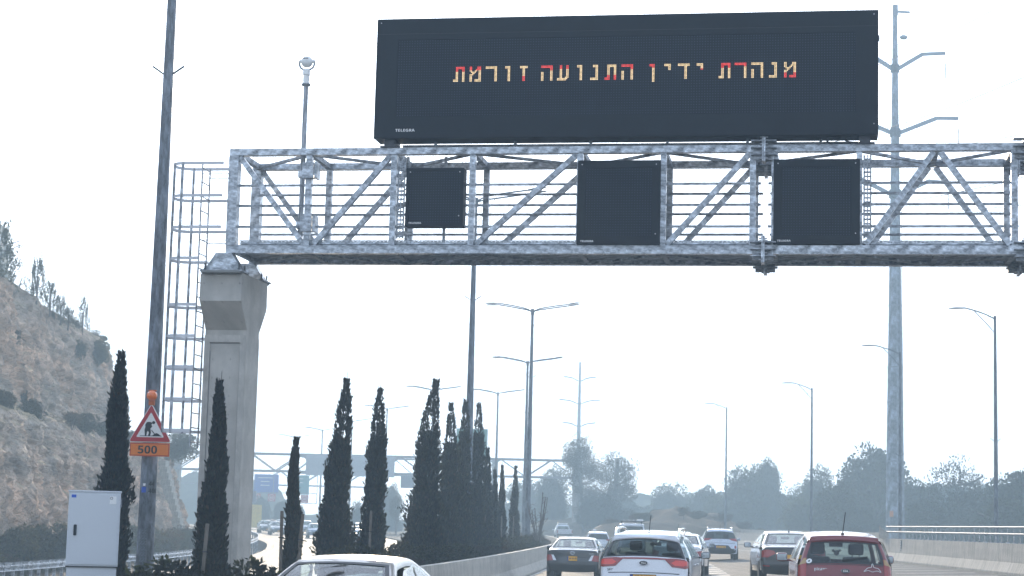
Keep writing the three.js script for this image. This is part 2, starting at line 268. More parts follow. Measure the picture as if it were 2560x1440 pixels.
// ---------- the rock cutting ----------
{
  const path = (pts) => { const c = new THREE.CatmullRomCurve3(pts.map(([x, d]) => V(x, 0, -d)), false, 'centripetal'); return (t) => c.getPoint(t); };
  const low = path([[-23.2, 40], [-23.8, 80], [-24.6, 105], [-25.6, 132], [-26.8, 152], [-28.3, 165], [-34, 173], [-50, 180]]);
  const up = path([[-27.6, 40], [-28, 80], [-28.3, 103], [-28.9, 126], [-29.8, 146], [-32.6, 156], [-41, 162], [-58, 168]]);
  const secs = (t) => {
    const a = low(t), b = up(t), out = V(-1, 0, 0).lerp(V(-0.75, 0, 0.66), sstep(t, 0.72, 1)), cy = lerp(15.4, 14.6, sstep(t, 0.2, 0.6)) - 2.5 * sstep(t, 0.85, 1), by = 6.7 - 0.6 * t;
    const q = (p, o, h) => p.clone().addScaledVector(out, o).setY(h);
    return [q(a, 0, -1.5), q(a, 1.0, 3), q(a, 1.9, by), q(b, -0.3, by + 0.7), q(b, 0.5, by + 1.2), q(b, 1.4, 11), q(b, 2.5, cy), q(b, 4.5, cy + 0.9), q(b, 14, cy + 1.6), q(b, 50, cy + 3)];
  };
  const vs = [0, 0.16, 0.36, 0.44, 0.48, 0.67, 0.85, 0.89, 0.95, 1];
  const NU = 440, NV = 150;
  const g = gridGeo(NU, NV, (u, v) => {
    const s = secs(u); let k = 0; while (k < vs.length - 2 && v > vs[k + 1]) k++;
    const t = (v - vs[k]) / (vs[k + 1] - vs[k]), p = s[k].clone().lerp(s[k + 1], t);
    const steep = (v < 0.36 || (v > 0.46 && v < 0.87)) ? 1 : 0.45, z = p.z * 0.35, y = p.y * 0.5;
    const ridged = (a, b, c) => 1 - 2 * Math.abs(perlin.noise(a, b, c));
    const n = 0.62 * fbm(z * 0.5, y * 0.35, 3, 3) + 0.42 * ridged(z * 1.5 + y * 0.5, y * 0.9, 9) + 0.3 * ridged(z * 4 + y * 1.5, y * 2.4, 5) + 0.2 * ridged(z * 9, y * 7, 2) + 0.12 * nz(z * 19, y * 15, 4);
    p.x += steep * n * 1.0; p.y += (1 - steep) * 0.8 * n + 0.25 * nz(z, y, 8); p.z += steep * 0.5 * fbm(z, y, 21, 3);
    return [p.x, Math.max(p.y, -1.6), p.z];
  }, (u, v, q) => [(q[2] + q[0] * 0.4) / 5, (q[1] - q[0] * 0.35) / 5]);
  const nrm = g.attributes.normal;
  colour(g, (x, y, z, o, i) => {
    const flat = sstep(nrm.getY(i), 0.5, 0.85), a = fbm(z * 0.13, y * 0.22, 1, 4), b = fbm(z * 0.7, y * 0.6, 6, 3), pink = clamp(0.5 + a, 0, 1), grass = clamp(flat * (0.8 + b), 0, 1);
    const c = [lerp(0.72, 0.92, pink), lerp(0.67, 0.7, pink), lerp(0.62, 0.55, pink)], k = 0.95 + 0.55 * b;
    for (let j = 0; j < 3; j++) o[j] = lerp(c[j] * k, [0.34, 0.31, 0.18][j] * (1 + 0.5 * b), grass);
  });
  tag(part('rock_cutting', g, M.rock), 'tall stepped limestone rock cutting on the left', 'cliff', null, 'structure');
}
function mound(name, label, cx, cd, rx, rd, h, seedv, col) {
  const g = gridGeo(40, 40, (u, v) => { const a = u * Math.PI * 2, r = v, x = cx + Math.cos(a) * rx * r, d = cd + Math.sin(a) * rd * r; const k = Math.pow(Math.max(0, 1 - r * r), 0.8); return [x, GROUND - 0.2 + k * h * (1 + 0.25 * fbm(x * 0.25, d * 0.25, seedv, 3)) + 0.25 * fbm(x * 0.9, d * 0.9, seedv, 3) * k, -d]; }, (u, v, q) => [q[0] / 3, q[2] / 3]);
  colour(g, (x, y, z, o) => { const b = fbm(x * 0.5, z * 0.5, seedv, 3); for (let j = 0; j < 3; j++) o[j] = col[j] * (1 + 0.6 * b); });
  return tag(part(name, g, mSoilC), label, 'mound', null, 'structure');
}
const mSoilC = std([1, 1, 1], 0.95, 0, { map: soilT, vertexColors: true });
mound('earth_mound', 'brown scrubby earth mound behind the parapet wall', 18.5, 205, 12, 9, 4.6, 4, [0.55, 0.45, 0.36]);
mound('earth_bank', 'low earth bank under the tall thin pines', 11, 262, 16, 10, 4.0, 9, [0.45, 0.42, 0.34]);
mound('wooded_ridge', 'far pale blue wooded ridge in the haze behind the queue', 46, 430, 54, 26, 10, 12, [0.2, 0.24, 0.14]);
mound('distant_hill', 'far hazy hill behind the left end of the distant gantry', -67, 440, 22, 20, 13, 15, [0.22, 0.25, 0.17]);
mound('far_bank', 'hazy far bank behind the oncoming traffic', -70, 440, 90, 26, 4.2, 19, [0.2, 0.24, 0.14]);
mound('right_ridge', 'far hazy ridge hidden behind the roadside trees', 105, 430, 80, 30, 13, 27, [0.2, 0.24, 0.14]);
// ---------- the near gantry: local x runs along the beam to the right, z towards the camera ----------
const GA = [-5.406, 0, -36], GT = -0.165;
const GL = (s, y, n) => { const u = V(Math.cos(0.165), 0, Math.sin(0.165)), w = V(-Math.sin(0.165), 0, Math.cos(0.165)); return V(...GA).addScaledVector(u, s).addScaledVector(w, n).setY(y); };
const XN = V(0, 0, 1);
{
  const g = thing('sign_gantry', 'galvanised steel truss gantry spanning the road with the big message board on top', 'gantry', GA, GT);
  const END = 25.2, F = 0, B = -1.5;
  const pan = [1.46, 3.14, 4.67, 6.73, 8.3, 9.96, 10.36, 11.9, 14.67, 15.08, 17, 19, 21, 23], joints = [10.16, 14.88, 20];
  const cuts = [-0.13, ...joints, END];
  for (const n of [F, B]) {
    const nm = n === F ? '' : 'rear_';
    for (let i = 0; i < cuts.length - 1; i++) {
      part(nm + 'top_chord', bar([cuts[i], 8.63, n], [cuts[i + 1], 8.63, n], 0.16, 0.13), M.galv, g);
      part(nm + 'bottom_chord', bar([cuts[i], 6.73, n], [cuts[i + 1], 6.73, n], 0.17, 0.16), M.galv, g);
    }
    part('end_post', box(0.19, 1.75, 0.2, -0.04, 7.685, n - 0.005), M.galv, g);
    part('end_post', box(0.19, 1.75, 0.2, END - 0.1, 7.685, n - 0.005), M.galv, g);
    for (const s of pan) part('post', box(0.115, 1.755, 0.12, s, 7.687, n), M.galv, g);
    for (const [s0, s1, up] of [[0.06, 1.4, 0], [1.6, 3.06, 1], [4.77, 6.66, 1], [8.38, 9.9, 1], [12.02, 13.24, 1], [13.36, 14.58, 0], [15.2, 16.95, 1], [17.05, 18.95, 0], [19.05, 20.9, 1], [21.1, 22.9, 0], [23.1, 25, 1]])
      part('diagonal', bar([s0, up ? 6.83 : 8.55, n + 0.004], [s1, up ? 8.55 : 6.83, n + 0.004], 0.1, 0.105, XN), M.galv, g);
    for (const y of n === F ? [8.0, 7.6, 7.19] : [8.04, 7.64, 7.24]) for (const [a, b] of [[0.0, 9.98 + 0.13], [10.24, 14.75], [15, 20], [20.1, END - 0.2]])
      part('handrail', bar([a, y, n + (n === F ? -0.1 : 0.1)], [b, y, n + (n === F ? -0.1 : 0.1)], 0.03, 0.045), M.galvDull, g);
  }
  // cross beams and plan bracing, top and bottom
  for (const s of [0, ...pan, 13.3]) for (const y of [8.62, 6.72]) part('cross_beam', bar([s, y, B + 0.085], [s, y, F - 0.085], 0.1, 0.1), M.galvDull, g);
  const all = [0, 1.46, 3.14, 4.67, 6.73, 8.3, 9.96, 11.9, 13.3, 14.67, 17, 19, 21, 23, 25];
  for (let i = 0; i < all.length - 1; i++) for (const y of [8.6, 6.66]) part('plan_brace', bar([all[i], y, i % 2 ? F - 0.09 : B + 0.09], [all[i + 1], y, i % 2 ? B + 0.09 : F - 0.09], 0.07, 0.05), M.galvDull, g);
  for (let s = 0.05; s < END - 0.5; s += 1.68) part('walkway_plate', box(1.67, 0.03, 1.24, s + 0.84, 6.745, -0.75), M.galvDull, g);
  for (const n of [-0.115, B + 0.115]) part('kick_plate', bar([0.1, 6.85, n], [END - 0.2, 6.85, n], 0.006, 0.1), M.galv, g);
  { // slotted cable trays: lipped strip with open slots
    const t = []; for (let s = 0.15; s < 14.6; s += 0.075) t.push(box(0.05, 0.024, 0.012, s, 6.887, -0.06)); t.push(bar([0.1, 6.91, -0.06], [14.7, 6.91, -0.06], 0.012, 0.024), bar([0.1, 6.862, -0.06], [14.7, 6.862, -0.06], 0.012, 0.026));
    part('slotted_tray', t, M.galv, g);
    for (const s of [3.23, 11.99]) { const q = [box(0.03, 1.56, 0.012, s, 7.72, 0.02), box(0.03, 1.56, 0.012, s + 0.12, 7.72, 0.02), box(0.02, 1.56, 0.012, s + 0.06, 7.72, 0.02)]; for (let y = 6.98; y < 8.5; y += 0.08) q.push(box(0.09, 0.035, 0.01, s + 0.06, y, 0.02)); part('slotted_channel', q, M.galvDull, g); }
  }
  for (const j of joints) for (const y of [8.63, 6.73]) for (const n of [F, B]) { // bolted flange splices
    part('splice_flange', [box(0.03, 0.5, 0.36, j - 0.017, y, n), box(0.03, 0.5, 0.36, j + 0.017, y, n)], M.galv, g);
    for (const dy of [-0.13, 0.13, 0]) part('splice_stiffener', [box(0.2, 0.018, 0.2, j - 0.135, y + dy, n + 0.09), box(0.2, 0.018, 0.2, j + 0.135, y + dy, n + 0.09)], M.galvDull, g);
    part('splice_web', [box(0.38, 0.22, 0.19, j, y + (y > 7 ? -0.11 : -0.09), n)], M.galvDull, g);
    const bolts = []; for (const dy of [-0.2, -0.07, 0.07, 0.2]) for (const dz of [-0.12, 0.13]) bolts.push(cyl(0.016, 0.016, 0.15, j, y + dy, n + dz, 6, 0, 0, Math.PI / 2)); for (const b of bolts) part('bolt', b, M.rim, g);
  }
  // pedestals on the pillar heads
  for (const s of [-0.16, END - 0.05]) for (const n of [F - 0.02, B]) {
    part('pedestal', extrude([[-0.38, 0], [0.38, 0], [0.16, 0.34], [-0.16, 0.34]], 0.24, 0.008), M.galv, g, [s, 6.31, n - 0.12]);
    part('base_plate', box(0.84, 0.03, 0.5, s, 6.293, n), M.galvDull, g);
    for (const dx of [-0.34, 0.34]) for (const dz of [-0.18, 0.18]) part('anchor_bolt', [cyl(0.016, 0.016, 0.14, s + dx, 6.37, n + dz, 6), cyl(0.03, 0.03, 0.03, s + dx, 6.325, n + dz, 6)], M.darkMetal, g);
  }
  // stools carrying the message board, and its ledger beam
  part('board_ledger', bar([3.2, 8.77, -0.42], [11.9, 8.77, -0.42], 0.1, 0.13), M.galvDull, g);
  for (const s of [3.05, 12.0]) part('board_stool', [box(0.2, 0.16, 0.5, s, 8.775, -0.12), box(0.36, 0.03, 0.5, s, 8.708, -0.12)], M.darkMetal, g);
  for (const s of [3.9, 5.45, 6.9, 8.35, 9.85, 11.2]) part('ledger_stud', box(0.05, 0.1, 0.06, s, 8.795, -0.15), M.galvDull, g);
  for (const y of [8.26, 7.22]) part('mast_clamp', [box(0.22, 0.3, 0.2, 1.46, y, 0.02), box(0.05, 0.32, 0.26, 1.62, y, 0.02)], M.galv, g);
}
// hollow cable loops at the right foot of the board
tag(part('cable_loop', [tube([[11.55, 8.83, 0.0], [11.35, 8.8, 0.05], [11.3, 8.76, 0.06], [11.4, 8.72, 0.05], [11.75, 8.715, 0.02]].map(([s, y, n]) => GL(s, y, n)), 0.02, 20, 6), tube([[11.75, 8.84, 0.02], [11.65, 8.76, 0.08], [11.9, 8.72, 0.06]].map(([s, y, n]) => GL(s, y, n)), 0.015, 14, 6)], M.rubber), 'black cables looping below the right end of the message board', 'cable');

// ---------- message boards ----------
const dotT = dataTex(64, (u, v) => { const a = (u * 8) % 1 - 0.5, b = (v * 8) % 1 - 0.5, r = Math.hypot(a, b); const k = r < 0.22 ? 112 : r < 0.32 ? 34 : 44; return [k, k * 1.03, k * 1.12]; });
const ledY = new THREE.MeshStandardMaterial({ color: new THREE.Color(0.5, 0.36, 0.18), emissive: new THREE.Color(1, 0.72, 0.38), emissiveIntensity: 1.0, roughness: 0.4 });
const ledR = new THREE.MeshStandardMaterial({ color: new THREE.Color(0.4, 0.03, 0.03), emissive: new THREE.Color(1, 0.07, 0.05), emissiveIntensity: 0.95, roughness: 0.4 });
const faceM = phy([0.012, 0.013, 0.017], 0.6, { specularIntensity: 0.35 });
function board(name, label, s0, s1, y0, y1, n, depth, margin, hood) {
  const w = s1 - s0, h = y1 - y0, p = GL((s0 + s1) / 2, y0, n), o = thing(name, label, 'sign', [p.x, p.y, p.z], GT);
  part('housing', rbox(w, h, depth, 0.012, 0, h / 2, -depth / 2 - 0.03), M.black, o);
  const fr = margin, in0 = [[-w / 2 + fr, fr], [w / 2 - fr, fr], [w / 2 - fr, h - fr], [-w / 2 + fr, h - fr]];
  part('face_frame', extrude([[-w / 2, 0], [w / 2, 0], [w / 2, h], [-w / 2, h]], 0.02, 0.004, [in0]), faceM, o, [0, 0, -0.028]);
  const iw = w - 2 * fr, ih = h - 2 * fr, t = rep(dotT, iw / 0.4, ih / 0.4);
  part('led_screen', box(iw, ih, 0.012, 0, h / 2, -0.024), phy([0.36, 0.38, 0.46], 0.6, { specularIntensity: 0.3, map: t }), o);
  const ug = o.children[o.children.length - 1].geometry.attributes.uv; // the front face in 0..1
  for (let i = 16; i < 20; i++) ug.setXY(i, i % 2 ? 1 : 0, i < 18 ? 1 : 0);
  if (hood) part('top_seam', box(w - 0.02, 0.008, 0.006, 0, h - hood, -0.004), M.trim, o);
  const tx = text('TELEGRA', hood ? 0.052 : 0.034, 0.003); tx.scale(1.25, 1, 1);
  part('lettering', tx, M.paintWhite, o, [-w / 2 + (hood ? 0.42 : 0.07), hood ? 0.13 : 0.045, -0.003]);
  for (const [bx, by] of [[-w / 2 + 0.08, h - 0.08], [w / 2 - 0.08, h - 0.08], [w / 2 - 0.08, 0.2]]) part('latch', cyl(0.012, 0.012, 0.012, bx, by, 0.0, 8, Math.PI / 2), M.rim, o);
  return o;
}
{
  const o = board('message_board', 'large black electronic message board with a lit line of dotted letters', 2.765, 12.24, 8.84, 11.18, 0.25, 0.55, 0.42, 0.3);
  part('side_bracket', [box(0.03, 0.1, 0.06, 4.75, 1.85, -0.2)], M.galvDull, o);
  const G = { // dot letters, twelve rows; runs of lit columns
    t: [9, '2-8,2-8,2-3 7-8,2-3 7-8,2-3 7-8,2-3 7-8,2-3 7-8,2-3 7-8,2-3 7-8,2-3 7-8,0-3 7-8,0-3 7-8'],
    m: [9, '0-1 6-8,0-1 6-8,0-1 5-8,0-1 4-5 7-8,1-4 7-8,2-3 7-8,0-2 7-8,0-1 7-8,0-1 7-8,0-1 7-8,0-1 4-8,0-1 4-8'],
    r: [9, '0-8,0-8' + ',7-8'.repeat(10)],
    v: [4, '0-3,0-3' + ',2-3'.repeat(10)],
    z: [6, '0-5,0-5' + ',2-3'.repeat(10)],
    h: [9, '0-8,0-8' + ',7-8'.repeat(3) + ',0-1 7-8'.repeat(7)],
    a: [9, '2-3 7-8' + ',2-3 7-8'.repeat(8) + ',2-3 6-8,0-7,0-6'],
    n: [6, '2-5,2-5' + ',4-5'.repeat(8) + ',0-5,0-5'],
    f: [4, '0-3,0-3' + ',2-3'.repeat(12)],
    y: [5, '0-4,0-4,3-4,3-4,3-4'],
    d: [9, '0-8,0-8' + ',5-6'.repeat(10)],
  };
  const P = 0.0246, word = 'tmrvzhavnthfydytrhnm', xs = [4.278, 4.596, 4.905, 5.282, 5.567, 5.973, 6.278, 6.658, 6.909, 7.181, 7.498, 8.025, 8.302, 8.556, 8.906, 9.315, 9.611, 9.921, 10.245, 10.523];
  const mid = (2.765 + 12.24) / 2;
  [...word].forEach((ch, k) => {
    const rows = G[ch][1].split(','), yel = [], red = [], ph = (k * 7) % 5, rowAt = [0.5, 1, 0.35, 0.6, 0][ph];
    rows.forEach((row, j) => row.split(' ').forEach((run) => { const [a, b] = run.split('-').map(Number); for (let c = a; c <= b; c++) {
      const isRed = ph % 2 ? j / rows.length > rowAt : (j / rows.length < rowAt * 0.6);
      (isRed ? red : yel).push(at(new THREE.CylinderGeometry(0.0092, 0.0092, 0.006, 6), xs[k] - mid + c * P + 0.012, 10.21 - 8.84 - j * P, -0.014, Math.PI / 2));
    } }));
    if (yel.length) part('led_letter', yel, ledY, o);
    if (red.length) part('led_letter', red, ledR, o);
  });
  board('lane_signal', 'smallest dark square lane display, left of the three hung in the truss', 3.4, 4.52, 7.165, 8.29, 0.12, 0.28, 0.06, 0);
  board('lane_signal', 'middle dark square lane display in the truss', 6.7, 8.255, 6.815, 8.41, 0.14, 0.3, 0.15, 0);
  board('lane_signal', 'dark square lane display in the truss beside the bolted splice', 10.345, 11.915, 6.825, 8.41, 0.14, 0.3, 0.15, 0);
  const br = thing('signal_bracket', 'galvanised hanger rails holding the smallest lane display', 'bracket', GA, GT);
  for (const s of [3.36, 4.1]) part('hanger', box(0.05, 1.75, 0.05, s, 7.69, -0.2), M.galvDull, br);
  for (const y of [7.08, 8.2]) part('cross_rail', bar([3.1, y, -0.17], [3.5, y, -0.17], 0.02, 0.06), M.galv, br);
  part('knee_strut', bar([3.12, 7.42, -0.06], [3.42, 7.7, -0.06], 0.02, 0.03), M.galv, br);
}
// ---------- pillars ----------
function pillar(s, label) {
  const p = GL(s, -1.2, -0.76), o = thing('gantry_pillar', label, 'pillar', [p.x, p.y, p.z], GT);
  const W = 0.845;
  const prof = [[-0.41, 0], [0.41, 0], [0.41, 6.4], [0.86, 6.92], [0.86, 7.42], [0.8, 7.48], [-0.8, 7.48], [-0.86, 7.42], [-0.86, 6.92], [-0.41, 6.4]];
  const g = extrude(prof, W - 0.06, 0.03); g.translate(0, 0, -(W - 0.06) / 2); g.rotateY(Math.PI / 2);
  const uv = g.attributes.uv, q = g.attributes.position; for (let i = 0; i < q.count; i++) uv.setXY(i, (q.getX(i) + q.getZ(i)) / 2.5, q.getY(i) / 2.5);
  part('shaft', g, M.conc, o);
  for (const k of [1, -1]) { // raised margins round the recessed panels of the shaft
    part('panel_rib', [box(0.11, 6.3, 0.03, -0.36, 3.15, k * 0.425), box(0.11, 6.3, 0.03, 0.36, 3.15, k * 0.425), box(0.61, 0.14, 0.03, 0, 6.23, k * 0.425)], M.conc, o);
    part('panel_joint', [box(0.012, 6.0, 0.006, -0.298, 3.0, k * 0.413), box(0.012, 6.0, 0.006, 0.298, 3.0, k * 0.413), box(0.6, 0.018, 0.006, 0, 6.14, k * 0.413)], M.grout, o);
  }
  for (const n of [0.76, -0.74]) part('bearing_pad', [rbox(0.78, 0.055, 0.6, 0.015, 0.02, 7.452 + 0.02, n * 0.92)], M.grout, o);
  return o;
}
pillar(-0.19, 'weathered concrete gantry pillar with flared head behind a cypress');
pillar(25.1, 'concrete gantry pillar at the far right end of the truss');
// ---------- caged ladder on the left side of the pillar ----------
{
  const o = thing('caged_ladder', 'galvanised access ladder with safety hoops beside the concrete pillar', 'ladder', GA, GT);
  const sx = -0.66, zF = 0.1, zB = -0.36;
  part('stringer', bar([sx, 2.9, zF], [sx, 8.4, zF], 0.05, 0.016, V(1, 0, 0)), M.galvDull, o);
  part('stringer', bar([sx, 2.9, zB], [sx, 8.4, zB], 0.05, 0.016, V(1, 0, 0)), M.galvDull, o);
  for (let y = 3.0; y < 8.4; y += 0.28) part('rung', rod([sx, y, zB], [sx, y, zF], 0.012), M.galvDull, o);
  const hoop = (a, end = sx + 0.02) => { // plan curve of a hoop, a from 0 to 1
    const z0 = 0.2, z1 = -0.46, r = 0.33, c = (z0 + z1) / 2; const L1 = 0.34;
    if (a < 0.28) return [lerp(end, sx - L1 + 0.02, a / 0.28), z0]; if (a > 0.72) return [lerp(sx - L1 + 0.02, end, (a - 0.72) / 0.28), z1];
    const t = (a - 0.28) / 0.44 * Math.PI; return [sx - L1 + 0.02 - Math.sin(t) * r, c + Math.cos(t) * r];
  };
  const hs = [8.397, 7.761, 7.144, 6.537, 5.636, 5.028, 4.431, 3.813, 3.213];
  for (const y of hs) part('hoop', gridGeo(28, 1, (u, v) => { const [x, z] = hoop(u, y > 6.9 ? sx + 0.46 : undefined); return [x, y + (v - 0.5) * 0.06, z]; }), hoopM(), o);
  for (const a of [0.3, 0.4, 0.5, 0.6, 0.7]) { const [x, z] = hoop(a); part('cage_strap', bar([x, 3.18, z], [x, 8.42, z], 0.05, 0.008, V(Math.abs(z + 0.13) > 0.25 ? 0 : 1, 0, 1).normalize()), M.galvDull, o); }
  for (const y of [8.2, 6.9, 5.62, 4.42, 3.2]) for (const z of [zF, zB]) part('standoff', bar([sx, y, z], [-0.12 - (y < 6.4 ? 0.5 : 0), y, y < 6.4 ? -0.36 : z], 0.04, 0.01), M.galvDull, o);
  function hoopM() { return M._hoop ??= std([0.55, 0.55, 0.57], 0.6, 0.25, { side: THREE.DoubleSide }); }
}
// ---------- camera mast standing in the truss ----------
{
  const p = GL(1.26, 6.82, -0.22), o = thing('camera_mast', 'slim mast with a round traffic camera rising through the gantry', 'camera', [p.x, p.y, p.z], GT);
  part('mast', cyl(0.05, 0.045, 3.2, 0, 1.6, 0, 14), M.galvDull, o);
  part('clamp', [box(0.14, 0.14, 0.14, 0, 1.42, 0), box(0.14, 0.14, 0.14, 0, 0.42, 0)], M.galv, o);
  part('collar', [cyl(0.09, 0.09, 0.02, 0, 3.21, 0), cyl(0.085, 0.06, 0.02, 0, 3.19, 0)], M.galvDull, o);
  part('pan_head', [cyl(0.062, 0.065, 0.14, 0, 3.29, 0), cyl(0.05, 0.05, 0.03, 0, 3.37, 0), rbox(0.13, 0.14, 0.13, 0.03, 0, 3.45, 0)], M.paintWhite, o);
  part('yoke', [tube([[-0.05, 3.5, 0], [-0.12, 3.54, 0], [-0.15, 3.62, 0], [-0.145, 3.68, 0]], 0.02, 14, 8), tube([[0.05, 3.5, 0], [0.12, 3.54, 0], [0.15, 3.62, 0], [0.145, 3.68, 0]], 0.02, 14, 8)], M.galvDull, o);
  part('camera_globe', [at(new THREE.SphereGeometry(0.115, 24, 16), 0, 3.66, 0), cyl(0.035, 0.035, 0.3, 0, 3.67, 0, 10, 0, 0, Math.PI / 2)], M.paintWhite, o);
  part('lens_slot', rbox(0.1, 0.016, 0.02, 0.006, 0, 3.71, 0.103), M.black, o);
}
// ---------- street lamps ----------
const lampG = (() => { // luminaire: flat tapering shell pointing along +x
  const g = gridGeo(12, 12, (u, v) => { const a = v * Math.PI * 2, x = u * 0.85, w = 0.15 * Math.pow(Math.sin(Math.min(1, u * 1.02) * Math.PI * 0.9 + 0.12), 0.6), t = 0.055 * Math.pow(Math.sin(Math.PI * (0.04 + 0.92 * u)), 0.5) * (Math.sin(a) > 0 ? 1 : 0.6); return [x, Math.sin(a) * t + 0.06 * Math.sin(u * 1.6), Math.cos(a) * w]; });
  return g;
})();
function doubleLamp(x, d, h, label, yb, turn = 0, small = false) {
  const o = thing('double_lamp_post', label, 'street lamp', [x, yb, -d], turn, 'double-armed lamp posts of the median');
  const H = h - yb;
  part('pole', [cyl(0.185, 0.075, H, 0, H / 2, 0, 12), cyl(0.11, 0.11, 0.35, 0, H - 0.12, 0, 12), cyl(0.24, 0.24, 0.04, 0, 0.02, 0, 12)], M.pole, o);
  if (!small) part('inspection_door', rbox(0.13, 0.66, 0.02, 0.01, 0, 1.75, 0.168), M.pole, o);
  for (const s of [-1, 1]) for (const z of [-0.42, 0.42]) {
    part('arm', tube([[0, H - 0.12, 0], [s * 0.35, H + 0.03, z * 0.7], [s * 0.9, H + 0.14, z], [s * 2.1, H + 0.33, z]], 0.035, 14, 6), M.pole, o);
    const l = part('lamp_head', lampG, M.lampHead, o, [s * 2.0, H + 0.3, z], [0, s < 0 ? Math.PI : 0, 0]); l.rotation.z = s * 0.1;
  }
  for (const s of [-1, 1]) part('stay', rod([s * 0.08, H - 0.95, 0], [s * 0.85, H + 0.1, 0], 0.016, 6), M.pole, o);
  for (const s of [-1, 1]) part('flag_holder', rod([s * 0.1, H * 0.72, 0.02], [s * 0.33, H * 0.72 + 0.16, 0.02], 0.02, 6), M.darkMetal, o);
  return o;
}
doubleLamp(-7.11, 37.5, 14.9, 'thick lamp post carrying the orange roadworks sign', -0.75, -0.12);
doubleLamp(-1.55, 74.5, 14.5, 'double lamp post rising behind the truss among the tallest cypresses', -0.05, -0.06);
doubleLamp(1.27, 112, 14.36, 'double lamp post with its four heads just below the truss', -0.1, -0.03);
doubleLamp(1.41, 150, 14.5, 'second double lamp post, almost in line behind the nearer one', -0.1, 0.02);
doubleLamp(-1.2, 200, 15.4, 'double lamp post left of the close pair, above the green sign', -0.2, 0.1, true);
doubleLamp(-7.85, 195, 15.2, 'double lamp post whose heads show behind the widest cypress top', -0.3, 0.1, true);
doubleLamp(-15.2, 235, 15.5, 'hazy double lamp post over the right end of the distant sign back', -0.1, 0.2, true);
doubleLamp(-22.0, 265, 15.4, 'hazy double lamp post over the middle of the distant sign back', 0, 0.3, true);
doubleLamp(-29.1, 295, 15.45, 'faint double lamp post over the left end of the distant sign back', 0, 0.35, true);
doubleLamp(-36.5, 322, 15.4, 'faintest double lamp post, far left in the haze', 0, 0.4, true);
function singleLamp(x, d, h, label) {
  const o = thing('lamp_post', label, 'street lamp', [x, GROUND, -d], 0.05, 'single-armed lamp posts behind the right wall'), H = h - GROUND;
  part('pole', [cyl(0.13, 0.06, H, 0, H / 2, 0, 12)], M.pole, o);
  part('arm', [tube([[0, H - 0.15, 0], [-0.45, H + 0.06, 0], [-1.1, H + 0.26, 0], [-1.55, H + 0.36, 0]], 0.032, 16, 6)], M.pole, o);
  part('brace', [tube([[0, H - 0.85, 0], [-0.4, H - 0.4, 0], [-0.75, H - 0.05, 0], [-1.02, H + 0.22, 0]], 0.022, 16, 6), rod([-0.32, H - 0.46, 0], [-0.32, H + 0.0, 0], 0.008, 5)], M.pole, o);
  const l = part('lamp_head', lampG, M.lampHead, o, [-1.42, H + 0.33, 0], [0, Math.PI, 0]); l.rotation.z = -0.12;
  for (const s of [-1, 1]) part('flag_holder', rod([s * 0.08, H * 0.55, 0], [s * 0.26, H * 0.55 + 0.14, 0], 0.016, 5), M.darkMetal, o);
}
singleLamp(23.56, 91, 12.25, 'tallest single-armed lamp post at the right edge');
singleLamp(22.68, 109, 12.1, 'single-armed lamp post in front of the power pylon');
singleLamp(22.56, 140, 12.23, 'single-armed lamp post beside the wide round tree');
singleLamp(22.0, 190, 13.86, 'leftmost and smallest single-armed lamp post, by the earth mound');

